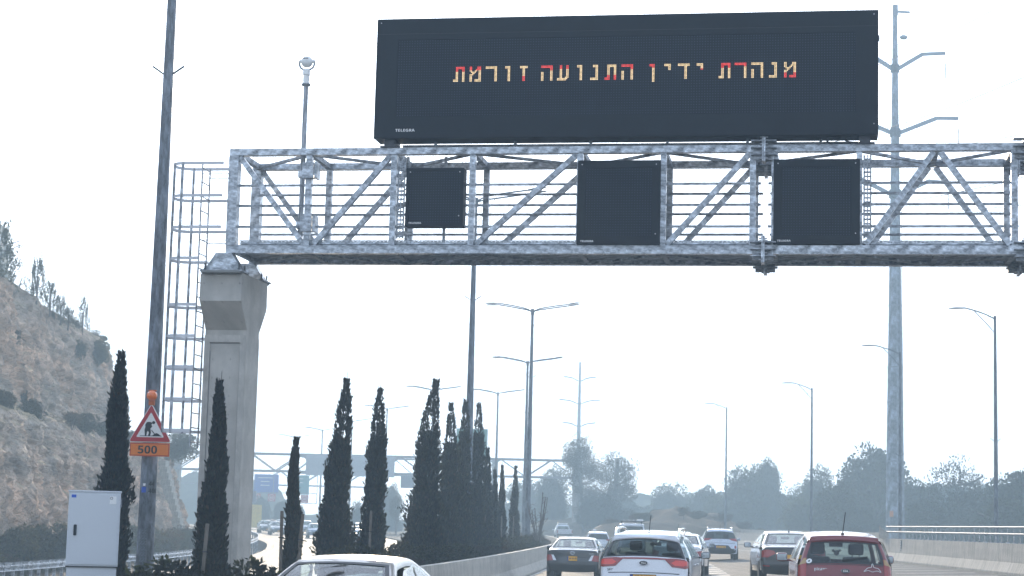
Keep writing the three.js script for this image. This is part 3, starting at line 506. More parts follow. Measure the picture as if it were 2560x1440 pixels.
// ---------- roadworks sign on the first lamp post ----------
{
  const o = thing('roadworks_sign', 'red-bordered roadworks triangle with orange 500 plate and lamp', 'road sign', [-7.07, 2.74, -37.24], -0.02);
  const tri = (w, h, r) => { // rounded triangle, base at y = 0
    const P = [[-w / 2, 0], [w / 2, 0], [0, h]], out = [];
    for (let k = 0; k < 3; k++) { const a = P[(k + 2) % 3], b = P[k], c = P[(k + 1) % 3], n1 = Math.hypot(a[0] - b[0], a[1] - b[1]), n2 = Math.hypot(c[0] - b[0], c[1] - b[1]), p = [b[0] + (a[0] - b[0]) * r / n1, b[1] + (a[1] - b[1]) * r / n1], q = [b[0] + (c[0] - b[0]) * r / n2, b[1] + (c[1] - b[1]) * r / n2]; for (let t = 0; t <= 1; t += 0.25) out.push([(1 - t) ** 2 * p[0] + 2 * t * (1 - t) * b[0] + t * t * q[0], (1 - t) ** 2 * p[1] + 2 * t * (1 - t) * b[1] + t * t * q[1]]); }
    return out;
  };
  const red = std([0.42, 0.02, 0.025], 0.45), orange = std([0.75, 0.2, 0.015], 0.45), blk = std([0.012, 0.012, 0.014], 0.5);
  part('backing', extrude(tri(0.86, 0.77, 0.06), 0.02, 0.006), M.paintWhite, o, [0, 0.28, -0.012]);
  part('red_border', extrude(tri(0.82, 0.73, 0.05), 0.006, 0, [tri(0.56, 0.5, 0.035).map(([x, y]) => [x, y + 0.085])]), red, o, [0, 0.293, 0.014]);
  part('white_field', extrude(tri(0.57, 0.51, 0.035), 0.004), M.paintWhite, o, [0, 0.374, 0.0145]);
  const fig = [[-0.075, 0.03], [-0.045, 0.03], [-0.035, 0.1], [-0.02, 0.13], [0.005, 0.09], [-0.012, 0.035], [0.03, 0.03], [0.045, 0.1], [0.03, 0.17], [0.065, 0.215], [0.045, 0.25], [0.07, 0.285], [0.02, 0.305], [-0.045, 0.3], [-0.075, 0.25], [-0.07, 0.2], [-0.085, 0.15]];
  part('worker_symbol', [extrude(fig, 0.003), at(new THREE.CylinderGeometry(0.031, 0.031, 0.003, 16), 0.088, 0.293, 0.0015, Math.PI / 2)], blk, o, [-0.03, 0.377, 0.0195]);
  part('shovel_symbol', extrude([[0.045, 0.14], [0.055, 0.15], [0.14, 0.055], [0.125, 0.045]], 0.003), blk, o, [-0.03, 0.377, 0.0195]);
  part('heap_symbol', extrude([[-0.2, 0], [0.24, 0], [0.2, 0.02], [0.16, 0.05], [0.12, 0.065], [0.085, 0.045], [0.04, 0.012], [-0.2, 0.01]], 0.003), blk, o, [0, 0.4, 0.0195]);
  part('distance_plate', rbox(0.79, 0.262, 0.02, 0.01, 0, 0.136, 0), orange, o);
  part('plate_border', extrude([[-0.385, 0.015], [0.385, 0.015], [0.385, 0.257], [-0.385, 0.257]], 0.002, 0, [[[-0.372, 0.028], [0.372, 0.028], [0.372, 0.244], [-0.372, 0.244]]]), red, o, [0, 0, 0.0105]);
  const t = text('500', 0.155, 0.003); t.scale(1.12, 1, 1); t.computeBoundingBox(); part('distance_digits', t, blk, o, [-0.045 - (t.boundingBox.max.x) / 2, 0.058, 0.0105]);
  part('bracket', [box(0.4, 0.05, 0.03, -0.02, 0.5, -0.035), box(0.4, 0.05, 0.03, -0.02, 0.15, -0.035)], M.galvDull, o);
  const l = part('warning_lamp', [at(new THREE.SphereGeometry(0.105, 24, 16), 0, 1.2, 0.02).scale(1, 1, 1)], phy([0.8, 0.16, 0.01], 0.3, { clearcoat: 1 }), o); l.scale.z = 1;
  part('lamp_cap', rbox(0.16, 0.02, 0.08, 0.005, 0, 1.305, 0), std([0.5, 0.12, 0.02], 0.5), l); part('lamp_foot', [rbox(0.12, 0.1, 0.06, 0.01, 0, 1.06, 0)], std([0.5, 0.12, 0.02], 0.5), l);
  const d = thing('pole_markings', 'black stencilled digits and blue sticker on the thick lamp post', 'marking', [-7.11, 1.97, -37.5], 0.0);
  const bend = (g, r) => { const p = g.attributes.position; for (let i = 0; i < p.count; i++) { const a = p.getX(i) / r, q = r + p.getZ(i); p.setXYZ(i, Math.sin(a) * q, p.getY(i), Math.cos(a) * q); } g.computeVertexNormals(); return g; };
  for (const [s, y] of [['44', 0.2], ['400', 0.06]]) { const q = text(s, 0.085, 0.004); q.translate(0.035, y, -0.002); part('stencil_digits', bend(new TessellateModifier(0.03, 3).modify(q.toNonIndexed()), 0.166), blk, d); }
  const st = new THREE.BoxGeometry(0.1, 0.11, 0.004, 6, 1, 1); st.translate(-0.06, 0.12, 0); part('blue_sticker', bend(st, 0.167), std([0.02, 0.08, 0.45], 0.5), d);
  const st2 = new THREE.BoxGeometry(0.05, 0.05, 0.004, 4, 1, 1); st2.translate(-0.05, 0.22, 0); part('white_sticker', bend(st2, 0.167), M.paintWhite, d);
}
// ---------- cabinets ----------
{
  const grey = std([0.56, 0.59, 0.62], 0.5), o = thing('utility_cabinet', 'pale grey roadside utility cabinet with a black handle', 'cabinet', [-7.66, -0.55, -35.25], 0.2);
  part('plinth', rbox(0.9, 1.2, 0.42, 0.01, 0, 0.58, 0), grey, o);
  part('housing', rbox(0.94, 1.36, 0.46, 0.012, 0, 1.86, 0), grey, o);
  part('door', rbox(0.88, 1.3, 0.02, 0.006, 0, 1.86, 0.236), grey, o);
  part('roof', rbox(0.97, 0.03, 0.49, 0.008, 0, 2.553, 0), grey, o);
  part('base_seam', box(0.95, 0.018, 0.47, 0, 1.17, 0), M.trim, o);
  part('handle', [rbox(0.055, 0.2, 0.03, 0.022, -0.33, 1.84, 0.258)], M.black, o);
  part('blue_label', box(0.085, 0.055, 0.003, -0.38, 2.46, 0.248), std([0.015, 0.09, 0.5], 0.5), o);
  part('white_label', box(0.12, 0.14, 0.003, 0.33, 2.4, 0.248), M.paintWhite, o);
  part('label_mark', at(new THREE.TorusGeometry(0.022, 0.004, 6, 16), 0.3, 2.435, 0.251), M.darkMetal, o);
  const v = part('vent', [rbox(0.02, 0.2, 0.17, 0.004, 0.475, 2.36, 0.02)], M.darkMetal, o); for (let k = 0; k < 5; k++) part('louvre', box(0.006, 0.17, 0.012, 0.489, 2.36, -0.04 + k * 0.03), grey, v);
  const w = thing('roadside_panel', 'pale flat panel standing behind the thick lamp post', 'panel', [-13.35, -1.1, -62], 0.12);
  part('panel', rbox(0.62, 1.9, 0.06, 0.01, 0.4, 2.25, 0), std([0.5, 0.54, 0.56], 0.6), w); for (const x of [0.2, 0.6]) part('leg', box(0.06, 1.4, 0.06, x, 0.65, 0), M.galvDull, w);
}
// ---------- power pylons ----------
const pylonM = std([0.56, 0.61, 0.66], 0.5, 0.25, { map: rep(galvT, 3, 12) });
const wires = [];
{
  const o = thing('power_pylon', 'tall tapering steel monopole pylon on the right', 'pylon', [32.87, GROUND, -160]); const H = 47.2 - GROUND;
  part('shaft', [cyl(0.86, 0.19, H, 0, H / 2, 0, 12)], pylonM, o);
  for (const y of [9, 14, 17, 22.3]) part('flange', cyl(0.86 - 0.0139 * y + 0.05, 0.86 - 0.0139 * y + 0.05, 0.12, 0, y, 0, 12), pylonM, o);
  part('cap', [cyl(0.26, 0.26, 0.9, 0, H - 0.2, 0, 10), bar([0.1, H - 0.3, 0], [1.3, H - 0.35, 0], 0.14, 0.18)], pylonM, o);
  part('aircraft_lamp', at(new THREE.SphereGeometry(0.3, 12, 8).scale(1.2, 0.7, 1), 0.75, H - 2.6, 0), pylonM, o);
  part('climbing_ladder', [bar([0.35, 2, 0.75], [0.28, 38, 0.32], 0.05, 0.05), bar([0.62, 2, 0.62], [0.42, 38, 0.22], 0.04, 0.04)], pylonM, o);
  part('orange_plate', box(0.32, 0.5, 0.03, -0.45, 4.55, 0.7, 0, -0.5), std([0.55, 0.25, 0.12], 0.6), o);
  for (const [yj, x1, y1, x2, y2] of [[42.0, 2.35, 43.2, 4.38, 43.27], [36.3, 3.57, 37.55, 5.5, 37.5], [30.9, 2.9, 32, 4.58, 31.8]]) for (const s of [-1, 1]) {
    const j = yj - GROUND, r = 0.86 - 0.0139 * j;
    const a = part('cross_arm', [bar([s * r * 0.8, j - 0.25, 0], [s * x1, y1 - GROUND - 0.1, 0], 0.2, 0.34, V(0, 1, 0)), bar([s * (x1 - 0.08), y1 - GROUND - 0.08, 0], [s * x2, y2 - GROUND, 0], 0.18, 0.28)], pylonM, o);
    part('arm_collar', cyl(r + 0.13, r + 0.12, 0.7, 0, j - 0.2, 0, 12), pylonM, a);
    part('insulator', [rod([s * x2, y2 - GROUND - 0.2, 0], [s * x2, y2 - GROUND - 0.9, 0], 0.02, 5), rod([s * x2, y2 - GROUND - 0.9, 0], [s * x2, y2 - GROUND - 2.3, 0], 0.05, 6)], M.darkMetal, a);
    wires.push([32.87 + s * x2, y2 - 2.4, s]);
  }
  const f = thing('far_pylon', 'faint steel monopole pylon far off in the haze', 'pylon', [15.7, 0, -420]);
  part('shaft', cyl(0.75, 0.2, 38, 0, 19, 0, 10), pylonM, f);
  for (const [yj, x] of [[33.7, 3.6], [28.6, 4.6], [23.5, 3.7]]) for (const s of [-1, 1]) part('cross_arm', tube([[s * 0.3, yj, 0], [s * x * 0.45, yj + 0.65, 0], [s * x, yj + 0.95, 0]], 0.13, 10, 6), pylonM, f);
  const lab = ['upper left', 'upper right', 'middle left', 'middle right', 'lower left', 'lower right'];
  wires.forEach(([x, y, s], i) => { // spans towards the camera and away to the far pylon, sagging
    const near = V(x + 1.5 * s, y - 1, -160 + 200), a = V(x, y, -160), far = V(15.7 + s * [3.6, 4.6, 3.7][i >> 1], [32.5, 27.4, 22.4][i >> 1], -420);
    near.set(x + 11, y - 5, 60);
    const sag = (p, q, k) => span(0, 1, 16).map((t) => p.clone().lerp(q, t).setY(lerp(p.y, q.y, t) - 4 * k * t * (1 - t)));
    tag(part('power_line', [tube(sag(a, near, 7.5), 0.03, 60, 5)], M.darkMetal), 'thin ' + lab[i] + ' conductor strung from the steel pylon arm', 'wire', 'conductors of the power line');
  });
}
// ---------- distant gantries and their signs ----------
function farGantry(name, label, x0, x1, d0, d1, yb, yt, nPan, m, pillarsAt, thick = 0.28) {
  const a = V(x0, 0, -d0), b = V(x1, 0, -d1), L = a.distanceTo(b), turn = -Math.atan2(b.z - a.z, b.x - a.x), o = thing(name, label, 'gantry', [x0, 0, -d0], turn);
  for (const z of [0, -1.6]) { part('top_chord', box(L, thick, thick, L / 2, yt, z), m, o); part('bottom_chord', box(L, thick, thick, L / 2, yb, z), m, o);
    for (let k = 0; k < nPan; k++) part('diagonal', bar([L * k / nPan, k % 2 ? yt : yb, z], [L * (k + 1) / nPan, k % 2 ? yb : yt, z], thick * 0.55, thick * 0.55, XN), m, o); }
  for (let k = 0; k <= nPan; k += 2) part('cross_beam', bar([L * k / nPan, yb, 0], [L * k / nPan, yb, -1.6], 0.15, 0.15), m, o);
  for (const s of pillarsAt) part('pillar', [box(0.95, yt + 0.2 - GROUND, 1.3, s * L, (yt + 0.2 + GROUND) / 2, -0.8)], M.conc, o);
  return o;
}
farGantry('distant_gantry', 'hazy grey truss gantry crossing both roads in the distance', -46, 9.4, 262, 258, 8.05, 10.4, 16, M.galvDull, [0.0, 1]);
farGantry('second_distant_gantry', 'paler truss gantry just behind the distant sign backs', -34, -2, 300, 300, 8.8, 11.4, 10, M.galvDull, [0, 1], 0.22);
farGantry('faint_gantry', 'faint truss gantry carrying blue and teal signs in the haze', -66, -22, 336, 334, 7.4, 9.9, 12, M.galvDull, [0, 1], 0.24);
function panel(name, label, cat, x0, x1, y0, y1, d, m, turn = 0, fn) { const o = thing(name, label, cat, [(x0 + x1) / 2, y0, -d], turn), w = x1 - x0, h = y1 - y0; part('panel', rbox(w, h, 0.12, 0.02, 0, h / 2, 0), m, o); for (const k of [-0.32, 0, 0.32]) part('stiffener', box(0.09, h, 0.08, k * w, h / 2, -0.1), M.galvDull, o); fn?.(o, w, h); return o; }
const backM = std([0.46, 0.5, 0.53], 0.6);
panel('sign_board', 'long grey sign back hanging on the distant gantry', 'sign', -27.5, -15.4, 7.5, 10.35, 257.6, backM, 0, (o, w, h) => { for (const k of [-0.25, 0, 0.25]) part('panel_seam', box(0.05, h - 0.1, 0.02, k * w, h / 2, 0.062), M.galvDull, o); });
panel('lane_box', 'small grey display box below the distant gantry', 'sign', -14.5, -12.6, 6.1, 7.75, 257.6, std([0.22, 0.26, 0.3], 0.6));
panel('green_sign', 'tall green direction sign half hidden behind the cypress tops', 'sign', -6.4, -2.5, 9.2, 13.1, 231, std([0.02, 0.22, 0.17], 0.5), 0, (o, w, h) => { part('post', [box(0.3, 10.8, 0.3, -1.2, -4.9, -0.25), box(0.3, 10.8, 0.3, 1.2, -4.9, -0.25)], M.galvDull, o); part('sign_rim', extrude([[-w / 2, 0], [w / 2, 0], [w / 2, h], [-w / 2, h]], 0.02, 0, [[[-w / 2 + 0.1, 0.1], [w / 2 - 0.1, 0.1], [w / 2 - 0.1, h - 0.1], [-w / 2 + 0.1, h - 0.1]]]), M.paintWhite, o, [0, 0, 0.07]); });
const rows = (o, w, h, n, m) => { for (let k = 0; k < n; k++) { const ww = w * rr(0.35, 0.6), y = h * (0.82 - k * 0.2); part('text_line', box(ww, 0.16, 0.02, -w * 0.05, y, 0.07), m, o); } };
panel('blue_sign', 'hazy blue motorway sign on the faint gantry', 'sign', -44.6, -40.3, 5.9, 9.2, 333.6, std([0.02, 0.12, 0.5], 0.5), 0, (o, w, h) => rows(o, w, h, 3, M.paintWhite));
panel('teal_sign', 'hazy teal direction sign right of the blue one', 'sign', -38.6, -34.9, 5.8, 9.2, 333.6, std([0.02, 0.3, 0.3], 0.5), 0, (o, w, h) => rows(o, w, h, 2, M.paintWhite));
{
  const o = thing('pipe_gantry', 'thin pipe gantry holding three red speed displays', 'gantry', [-39.6, 0, -332.8]);
  part('upper_pipe', box(12.5, 0.1, 0.1, 0, 6.0, 0), M.galvDull, o); part('lower_pipe', box(12.5, 0.1, 0.1, 0, 4.25, 0), M.galvDull, o); for (const x of [-6.2, -1.5, 2.2, 6.2]) part('hanger', box(0.1, 5.2 - (x < -6 || x > 6 ? 0 : 0), 0.1, x, 6.9, -0.12), M.galvDull, o);
  const redM = std([0.5, 0.03, 0.05], 0.5);
  for (const [x, y, l] of [[-43.9, 5.1, 'leftmost red speed display reading 60 in the haze'], [-41.3, 5.15, 'red speed display reading 60, middle of three'], [-35.5, 5.05, 'red speed display reading 60 below the teal sign']]) {
    const q = thing('speed_display', l, 'sign', [x, y, -332.6], 0, 'red speed displays on the pipe frame');
    part('housing', rbox(1.35, 1.35, 0.2, 0.03, 0, 0, 0), redM, q); part('ring', at(new THREE.TorusGeometry(0.5, 0.05, 8, 24), 0, 0, 0.1), M.paintWhite, q); const t = text('60', 0.42, 0.02); t.computeBoundingBox(); part('digits', t, M.paintWhite, q, [-t.boundingBox.max.x / 2, -0.2, 0.1]);
  }
  panel('small_sign', 'small grey sign beside the oncoming road by the pillar', 'sign', -17.9, -17.2, 2.6, 3.4, 130, backM, 0, (o) => part('post', box(0.08, 4.2, 0.08, 0, -1.7, -0.1), M.galvDull, o));
  const yb = thing('yellow_board', 'hazy yellow board beside the far oncoming road', 'sign', [-35.6, -1.3, -268], 0.2); part('board', rbox(2, 3.2, 0.1, 0.03, 0, 3.1, 0), std([0.75, 0.55, 0.12], 0.6), yb); for (const x of [-0.7, 0.7]) part('post', box(0.12, 1.8, 0.12, x, 0.8, 0), M.galvDull, yb);
}
// ---------- tower blocks on the hill ----------
function block(name, label, x, d, w, dep, y0, y1, turn, floors, bays) {
  const o = thing(name, label, 'building', [x, y0, -d], turn), h = y1 - y0, wm = std([0.62, 0.56, 0.47], 0.85, 0, { map: concT });
  part('wall', box(w, h, dep, 0, h / 2, 0), wm, o); part('parapet', box(w + 0.3, 0.9, dep + 0.3, 0, h + 0.2, 0), wm, o);
  const gm = M.tint, fh = h / floors;
  for (let f = 0; f < floors; f++) for (let b = 0; b < bays; b++) { const z = dep / 2 - (b + 0.5) * dep / bays, y = (f + 0.5) * fh; const wd = part('window', box(0.1, fh * 0.5, dep / bays * 0.5, w / 2 + 0.02, y, z), std([0.08, 0.1, 0.12], 0.2), o); if (b % 2) part('balcony', box(1.1, 0.9, dep / bays * 0.8, w / 2 + 0.5, y - fh * 0.35, z), wm, wd); }
  for (let f = 0; f < floors; f++) for (let b = 0; b < 3; b++) part('window', box(w / 6, fh * 0.45, 0.1, -w / 2 + (b + 0.5) * w / 3, (f + 0.5) * fh, dep / 2 + 0.02), std([0.08, 0.1, 0.12], 0.2), o);
}
block('tower_block', 'stone-clad apartment tower at the left edge above the cutting', -70.4, 238, 9, 16, 14, 37.5, 0.1, 8, 5);
block('near_tower_block', 'taller apartment tower cut off by the left edge', -69.6, 215, 9, 14, 14, 42, 0.1, 9, 4);
{ // stepped concrete chute on the lower rock face
  const o = thing('stepped_chute', 'pale stepped concrete drain running down the lower rock face', 'drain', [-25.55, -1.2, -149]);
  for (let k = 0; k < 14; k++) part('step', rbox(1.3, 0.62, 1.7, 0.03, -0.17 * k, 0.3 + k * 0.5, -0.12 * k + rr(-0.04, 0.04)), M.wall, o);
}
// ---------- vehicles: a skin swept over a side silhouette, forward is -z, origin on the ground ----------
const SEG = 5;
function sweep(S) { // S: keys [z, y] from rear bumper foot over the roof to the front bumper foot
  const K = S.keys.map(([z, y]) => V(z, y, 0)), c = new THREE.CatmullRomCurve3(K, false, 'catmullrom', S.tension ?? 0.35), n = (K.length - 1) * SEG, P = [];
  for (let i = 0; i <= n; i++) P.push(c.getPoint(i / n));
  const N = P.map((p, i) => { const a = P[Math.max(0, i - 1)], b = P[Math.min(n, i + 1)], t = b.clone().sub(a).normalize(); return V(-t.y, t.x, 0).multiplyScalar(-1); }); // outward
  for (let i = 0; i <= n; i++) { const m = P[i].clone().sub(V(0, S.H * 0.45, 0)); if (N[i].dot(m) < 0) N[i].negate(); }
  const Wh = S.W / 2, by = S.belt, rw = S.roofW / 2, zr = K[0].x, zf = K[K.length - 1].x;
  const W = (y, z) => {
    let w = y > by ? lerp(Wh * 0.985, rw, Math.pow(clamp((y - by) / (S.H - by), 0, 1.05), 1.15)) : Wh * (1 - 0.075 * Math.pow(clamp((by - y - 0.12) / by, 0, 1), 1.6)) * (1 - 0.015 * clamp((y - by + 0.25) / 0.25, 0, 1));
    const er = clamp((z - (zr - 0.75)) / 0.75, 0, 1), ef = clamp(((zf + 1.0) - z) / 1.0, 0, 1);
    return w * (1 - S.taperR * er * er) * (1 - S.taperF * ef * ef);
  };
  const r = S.round ?? 0.09, plan = (i) => { const n = N[i]; return Math.abs(n.x) > 0.6 ? S.plan ?? 0.09 : S.crown ?? 0.035; };
  const v0 = 0.86;
  const surf = (i, v, off = 0) => { // i is the (fractional) sample along the silhouette
    const a = Math.floor(i), b = Math.min(a + 1, n), t = i - a, p = P[a].clone().lerp(P[b], t), nn = N[a].clone().lerp(N[b], t).normalize(), w = W(p.y, p.x), s = Math.abs(v), pl = lerp(plan(a), plan(b), t);
    const rr_ = Math.min(r, w * 0.2); let x, ins = pl * v * v;
    if (s <= v0) x = (w - rr_) * s / v0; else { const q = (s - v0) / (1 - v0) * Math.PI / 2; x = w - rr_ + rr_ * Math.sin(q); ins += rr_ * (1 - Math.cos(q)); }
    p.addScaledVector(nn, off - ins); return [Math.sign(v) * (x + (s > 0.97 ? off : 0)), p.y, p.x];
  };
  return { P, N, n, W, surf, S, v0, key: (k) => k * SEG };
}
const VS = [-1, -0.965, -0.93, -0.895, -0.86, -0.72, -0.5, -0.25, 0, 0.25, 0.5, 0.72, 0.86, 0.895, 0.93, 0.965, 1];
function patch(B, i0, i1, ni, vs, off, skip) {
  const p = [], ix = [], m = vs.length - 1;
  for (let a = 0; a <= ni; a++) for (const v of vs) p.push(...B.surf(lerp(i0, i1, a / ni), v, off));
  for (let a = 0; a < ni; a++) for (let b = 0; b < m; b++) { if (skip?.(lerp(i0, i1, (a + 0.5) / ni), (vs[b] + vs[b + 1]) / 2)) continue; const q = a * (m + 1) + b; ix.push(q, q + 1, q + m + 1, q + 1, q + m + 2, q + m + 1); }
  const g = new THREE.BufferGeometry(); g.setAttribute('position', new THREE.Float32BufferAttribute(p, 3)); g.setIndex(ix); g.computeVertexNormals(); return g;
}
const iAtY = (B, y, front) => { const L = []; if (!front) { for (let i = 0; i < B.n; i++) if (B.P[i].y <= y && B.P[i + 1].y >= y) return i + (y - B.P[i].y) / (B.P[i + 1].y - B.P[i].y + 1e-9); return 0; } for (let i = B.n; i > 0; i--) if (B.P[i].y <= y && B.P[i - 1].y >= y) return i - (y - B.P[i].y) / (B.P[i - 1].y - B.P[i].y + 1e-9); return B.n; };
// a flat outline in (v, y) laid on the rear (or front) skin
function decal(B, pts, off, front, th = 0) {
  const s = new THREE.ShapeGeometry(new THREE.Shape(pts.map(([v, y]) => new THREE.Vector2(v, y)))).toNonIndexed(), g = new TessellateModifier(0.07, 5).modify(s), p = g.attributes.position;
  for (let i = 0; i < p.count; i++) p.setXYZ(i, ...B.surf(iAtY(B, p.getY(i), front), p.getX(i), off));
  g.deleteAttribute('uv'); g.deleteAttribute('normal'); const h = mergeVertices(g, 1e-4); h.computeVertexNormals(); return h;
}
const tyreG = new THREE.LatheGeometry([[0.62, -0.5], [0.8, -0.5], [0.95, -0.44], [1, -0.3], [1, 0.3], [0.95, 0.44], [0.8, 0.5], [0.62, 0.5]].map(([a, b]) => new THREE.Vector2(a, b)), 28);
const rimG = (() => { const gs = [new THREE.LatheGeometry([[0.0, 0.3], [0.18, 0.34], [0.2, 0.26]].map((q) => new THREE.Vector2(...q)), 16), new THREE.LatheGeometry([[0.52, 0.24], [0.6, 0.42], [0.64, 0.42], [0.64, -0.4]].map((q) => new THREE.Vector2(...q)), 28)]; for (let k = 0; k < 5; k++) gs.push(at(mbox(0.13, 0.06, 0.5), 0, 0.28, 0.35).rotateY(k * Math.PI * 0.4)); return join(gs); })();
const plateT = {};
function plateTex(s, sq) { return plateT[s] ??= canvasTex(sq ? 192 : 256, sq ? 96 : 56, (c, w, h) => { c.fillStyle = '#e3a51b'; c.fillRect(0, 0, w, h); c.strokeStyle = '#1a1608'; c.lineWidth = 4; c.strokeRect(2, 2, w - 4, h - 4); c.fillStyle = '#1c3c8c'; c.fillRect(4, 4, sq ? 20 : 26, h - 8); c.fillStyle = '#14120c'; c.font = 'bold ' + (sq ? 46 : 42) + 'px sans-serif'; c.textAlign = 'center'; c.textBaseline = 'middle'; c.fillText(s, w / 2 + 12, h / 2 + 2, w - 44); }); }
function plate(B, o, y, s, sq, front = false) {
  const w = sq ? 0.34 : 0.52, h = sq ? 0.165 : 0.115, q = B.surf(iAtY(B, y, front), 0, 0.022), fm = std([1, 1, 1], 0.5, 0, { map: plateTex(s, sq) }), g = new THREE.BoxGeometry(w, h, 0.012);
  const m = part('number_plate', g, [M.trim, M.trim, M.trim, M.trim, fm, M.trim], o, q); if (front) m.rotation.y = Math.PI; else m.rotation.x = -0.06; return m;
}
function badgeOval(B, o, y, txt, w = 0.13) {
  const q = B.surf(iAtY(B, y), 0, 0.014), b = part('badge', at(new THREE.CylinderGeometry(0.5, 0.5, 0.012, 28), 0, 0, 0, Math.PI / 2).scale(w, w * 0.5, 1), M.trim, o, q);
  part('badge_rim', at(new THREE.TorusGeometry(0.5, 0.035, 6, 28), 0, 0, 0.006).scale(w, w * 0.5, 1), M.chrome, b);
  const t = text(txt, 0.035, 0.004); t.computeBoundingBox(); t.translate(-t.boundingBox.max.x / 2, -0.0175, 0.006); t.scale(w / 0.13, w / 0.13, 1); part('badge_letters', t, M.chrome, b); return b;
}
function script(B, o, v, y, txt, size, m = M.chrome) { const q = B.surf(iAtY(B, y), v, 0.012), t = text(txt, size, 0.004); return part('badge_script', t, m, o, q); }
function vehicle(S) {
  const o = thing(S.name, S.label, S.category ?? 'car', S.pos, S.turn ?? 0, S.group), B = sweep(S), near = S.near ?? false;
  const pm = S.paint, [rg0, rg1] = S.rearGlass.map(B.key), [wg0, wg1] = S.windscreen.map(B.key), hw = S.glassV ?? 0.86;
  const isHole = (i, v) => Math.abs(v) < hw && ((i > rg0 && i < rg1) || (i > wg0 && i < wg1));
  const vs = VS.includes(hw) ? VS : [...VS, hw, -hw].sort((a, b) => a - b);
  const skin = patch(B, 0, B.n, B.n, vs, 0, isHole);
  // side walls: rows through every silhouette height, holes for the side windows
  const edge = (i) => B.surf(i, 1), peak = B.P.reduce((k, p, i) => (p.y > B.P[k].y ? i : k), 0);
  const E = span(0, B.n, B.n).map((_, i) => { const q = edge(i); return [q[2], q[1], q[0]]; });
  const zr = (y) => { for (let i = 0; i < peak; i++) if (E[i][1] <= y && E[i + 1][1] >= y) return lerp(E[i][0], E[i + 1][0], (y - E[i][1]) / (E[i + 1][1] - E[i][1] + 1e-9)); return E[peak][0]; };
  const zf = (y) => { for (let i = B.n; i > peak; i--) if (E[i][1] <= y && E[i - 1][1] >= y) return lerp(E[i][0], E[i - 1][0], (y - E[i][1]) / (E[i - 1][1] - E[i][1] + 1e-9)); return E[peak][0]; };
  let ys = [...new Set([...E.map((e) => e[1]), S.winY[0], S.winY[1], S.belt - 0.05, S.belt + 0.02, 0.35, 0.5, 0.65, 0.8].map((y) => Math.round(y * 500) / 500))].sort((a, b) => a - b);
  const y00 = Math.max(E[0][1], E[B.n][1]); ys = ys.filter((y) => y >= y00 - 1e-3 && y <= E[peak][1] - 0.002); ys.push(E[peak][1]);
  const pil = S.pillars, cols = [0, 0.015, 0.05, 0.1, ...pil.flat(), 0.16, 0.3, 0.4, 0.6, 0.7, 0.85, 0.95, 0.985, 1].filter((v, i, a) => a.indexOf(v) === i).sort((a, b) => a - b);
  const inWin = (y, s) => y > S.winY[0] && y < S.winY[1] && pil.some(([a, b]) => s > a && s < b);
  const sideP = (y, s, sg, off = 0) => { const z = lerp(zr(y), zf(y), s); return [sg * (B.W(y, z) + off), y, z]; };
  const wall = (sg) => { const p = [], ix = [], m = cols.length; for (const y of ys) for (const s of cols) p.push(...sideP(y, s, sg)); for (let a = 0; a < ys.length - 1; a++) for (let b = 0; b < m - 1; b++) { if (inWin((ys[a] + ys[a + 1]) / 2, (cols[b] + cols[b + 1]) / 2)) continue; const q = a * m + b; sg > 0 ? ix.push(q, q + 1, q + m, q + 1, q + m + 1, q + m) : ix.push(q, q + m, q + 1, q + 1, q + m, q + m + 1); } const g = new THREE.BufferGeometry(); g.setAttribute('position', new THREE.Float32BufferAttribute(p, 3)); g.setIndex(ix); g.computeVertexNormals(); return g; };
  const bottom = gridGeo(4, 2, (u, v) => { const z = lerp(E[0][0], E[B.n][0], u); return [(v - 0.5) * 2 * B.W(0.3, z) * 0.96, y00 + 0.02, z]; });
  part('body', [skin, wall(1), wall(-1)], pm, o);
  part('underbody', bottom, M.trim, o);
  // glass
  const strip = (a, b) => patch(B, a + 0.02, b - 0.02, 8, vs.filter((v) => Math.abs(v) <= hw + 1e-6), -0.004);
  part('rear_window', strip(rg0, rg1), S.rearTint ?? M.glass, o);
  part('windscreen', strip(wg0, wg1), M.glass, o);
  for (const sg of [1, -1]) for (const [a, b] of pil) part('side_window', gridGeo(3, 4, (u, v) => sideP(lerp(S.winY[0], S.winY[1], v), lerp(a, b, u), sg, -0.004)), S.sideTint ?? M.glass, o);
  if (near) { // black ceramic borders round the rear glass, and window seals
    const f = 0.07, ring = (v) => Math.abs(v) > hw - f; const vv = [...vs.filter((v) => Math.abs(v) <= hw + 1e-6), hw - f, f - hw].sort((a, b) => a - b);
    part('window_border', [patch(B, rg0, rg1, 10, vv, 0.003, (i, v) => !(ring(v) || i < rg0 + 0.1 * (rg1 - rg0) || i > rg1 - 0.07 * (rg1 - rg0)))], M.trim, o);
    for (const sg of [1, -1]) part('window_seal', [gridGeo(10, 1, (u, v) => sideP(S.winY[0] - 0.03 + v * 0.03, lerp(pil[0][0] - 0.01, pil[pil.length - 1][1] + 0.01, u), sg, 0.004)), ...pil.slice(1).map(([a], k) => gridGeo(1, 6, (u, v) => sideP(lerp(S.winY[0], S.winY[1], v), lerp(pil[k][1], a, u), sg, 0.004)))], M.trim, o);
  }
  // cabin
  const cab = S.cabin ?? [0.55, -0.75], ch = S.belt;
  const seat = (x, z) => { const q = part('seat', [rbox(0.5, 0.14, 0.5, 0.05, x, ch - 0.52, z - 0.2), rbox(0.48, 0.62, 0.14, 0.06, x, ch - 0.2, z + 0.08, 0.18)], M.interior, o); part('headrest', [rbox(0.27, 0.2, 0.1, 0.045, x, ch + 0.24, z + 0.16), cyl(0.01, 0.01, 0.12, x - 0.06, ch + 0.12, z + 0.15, 6), cyl(0.01, 0.01, 0.12, x + 0.06, ch + 0.12, z + 0.15, 6)], M.interior, q); };
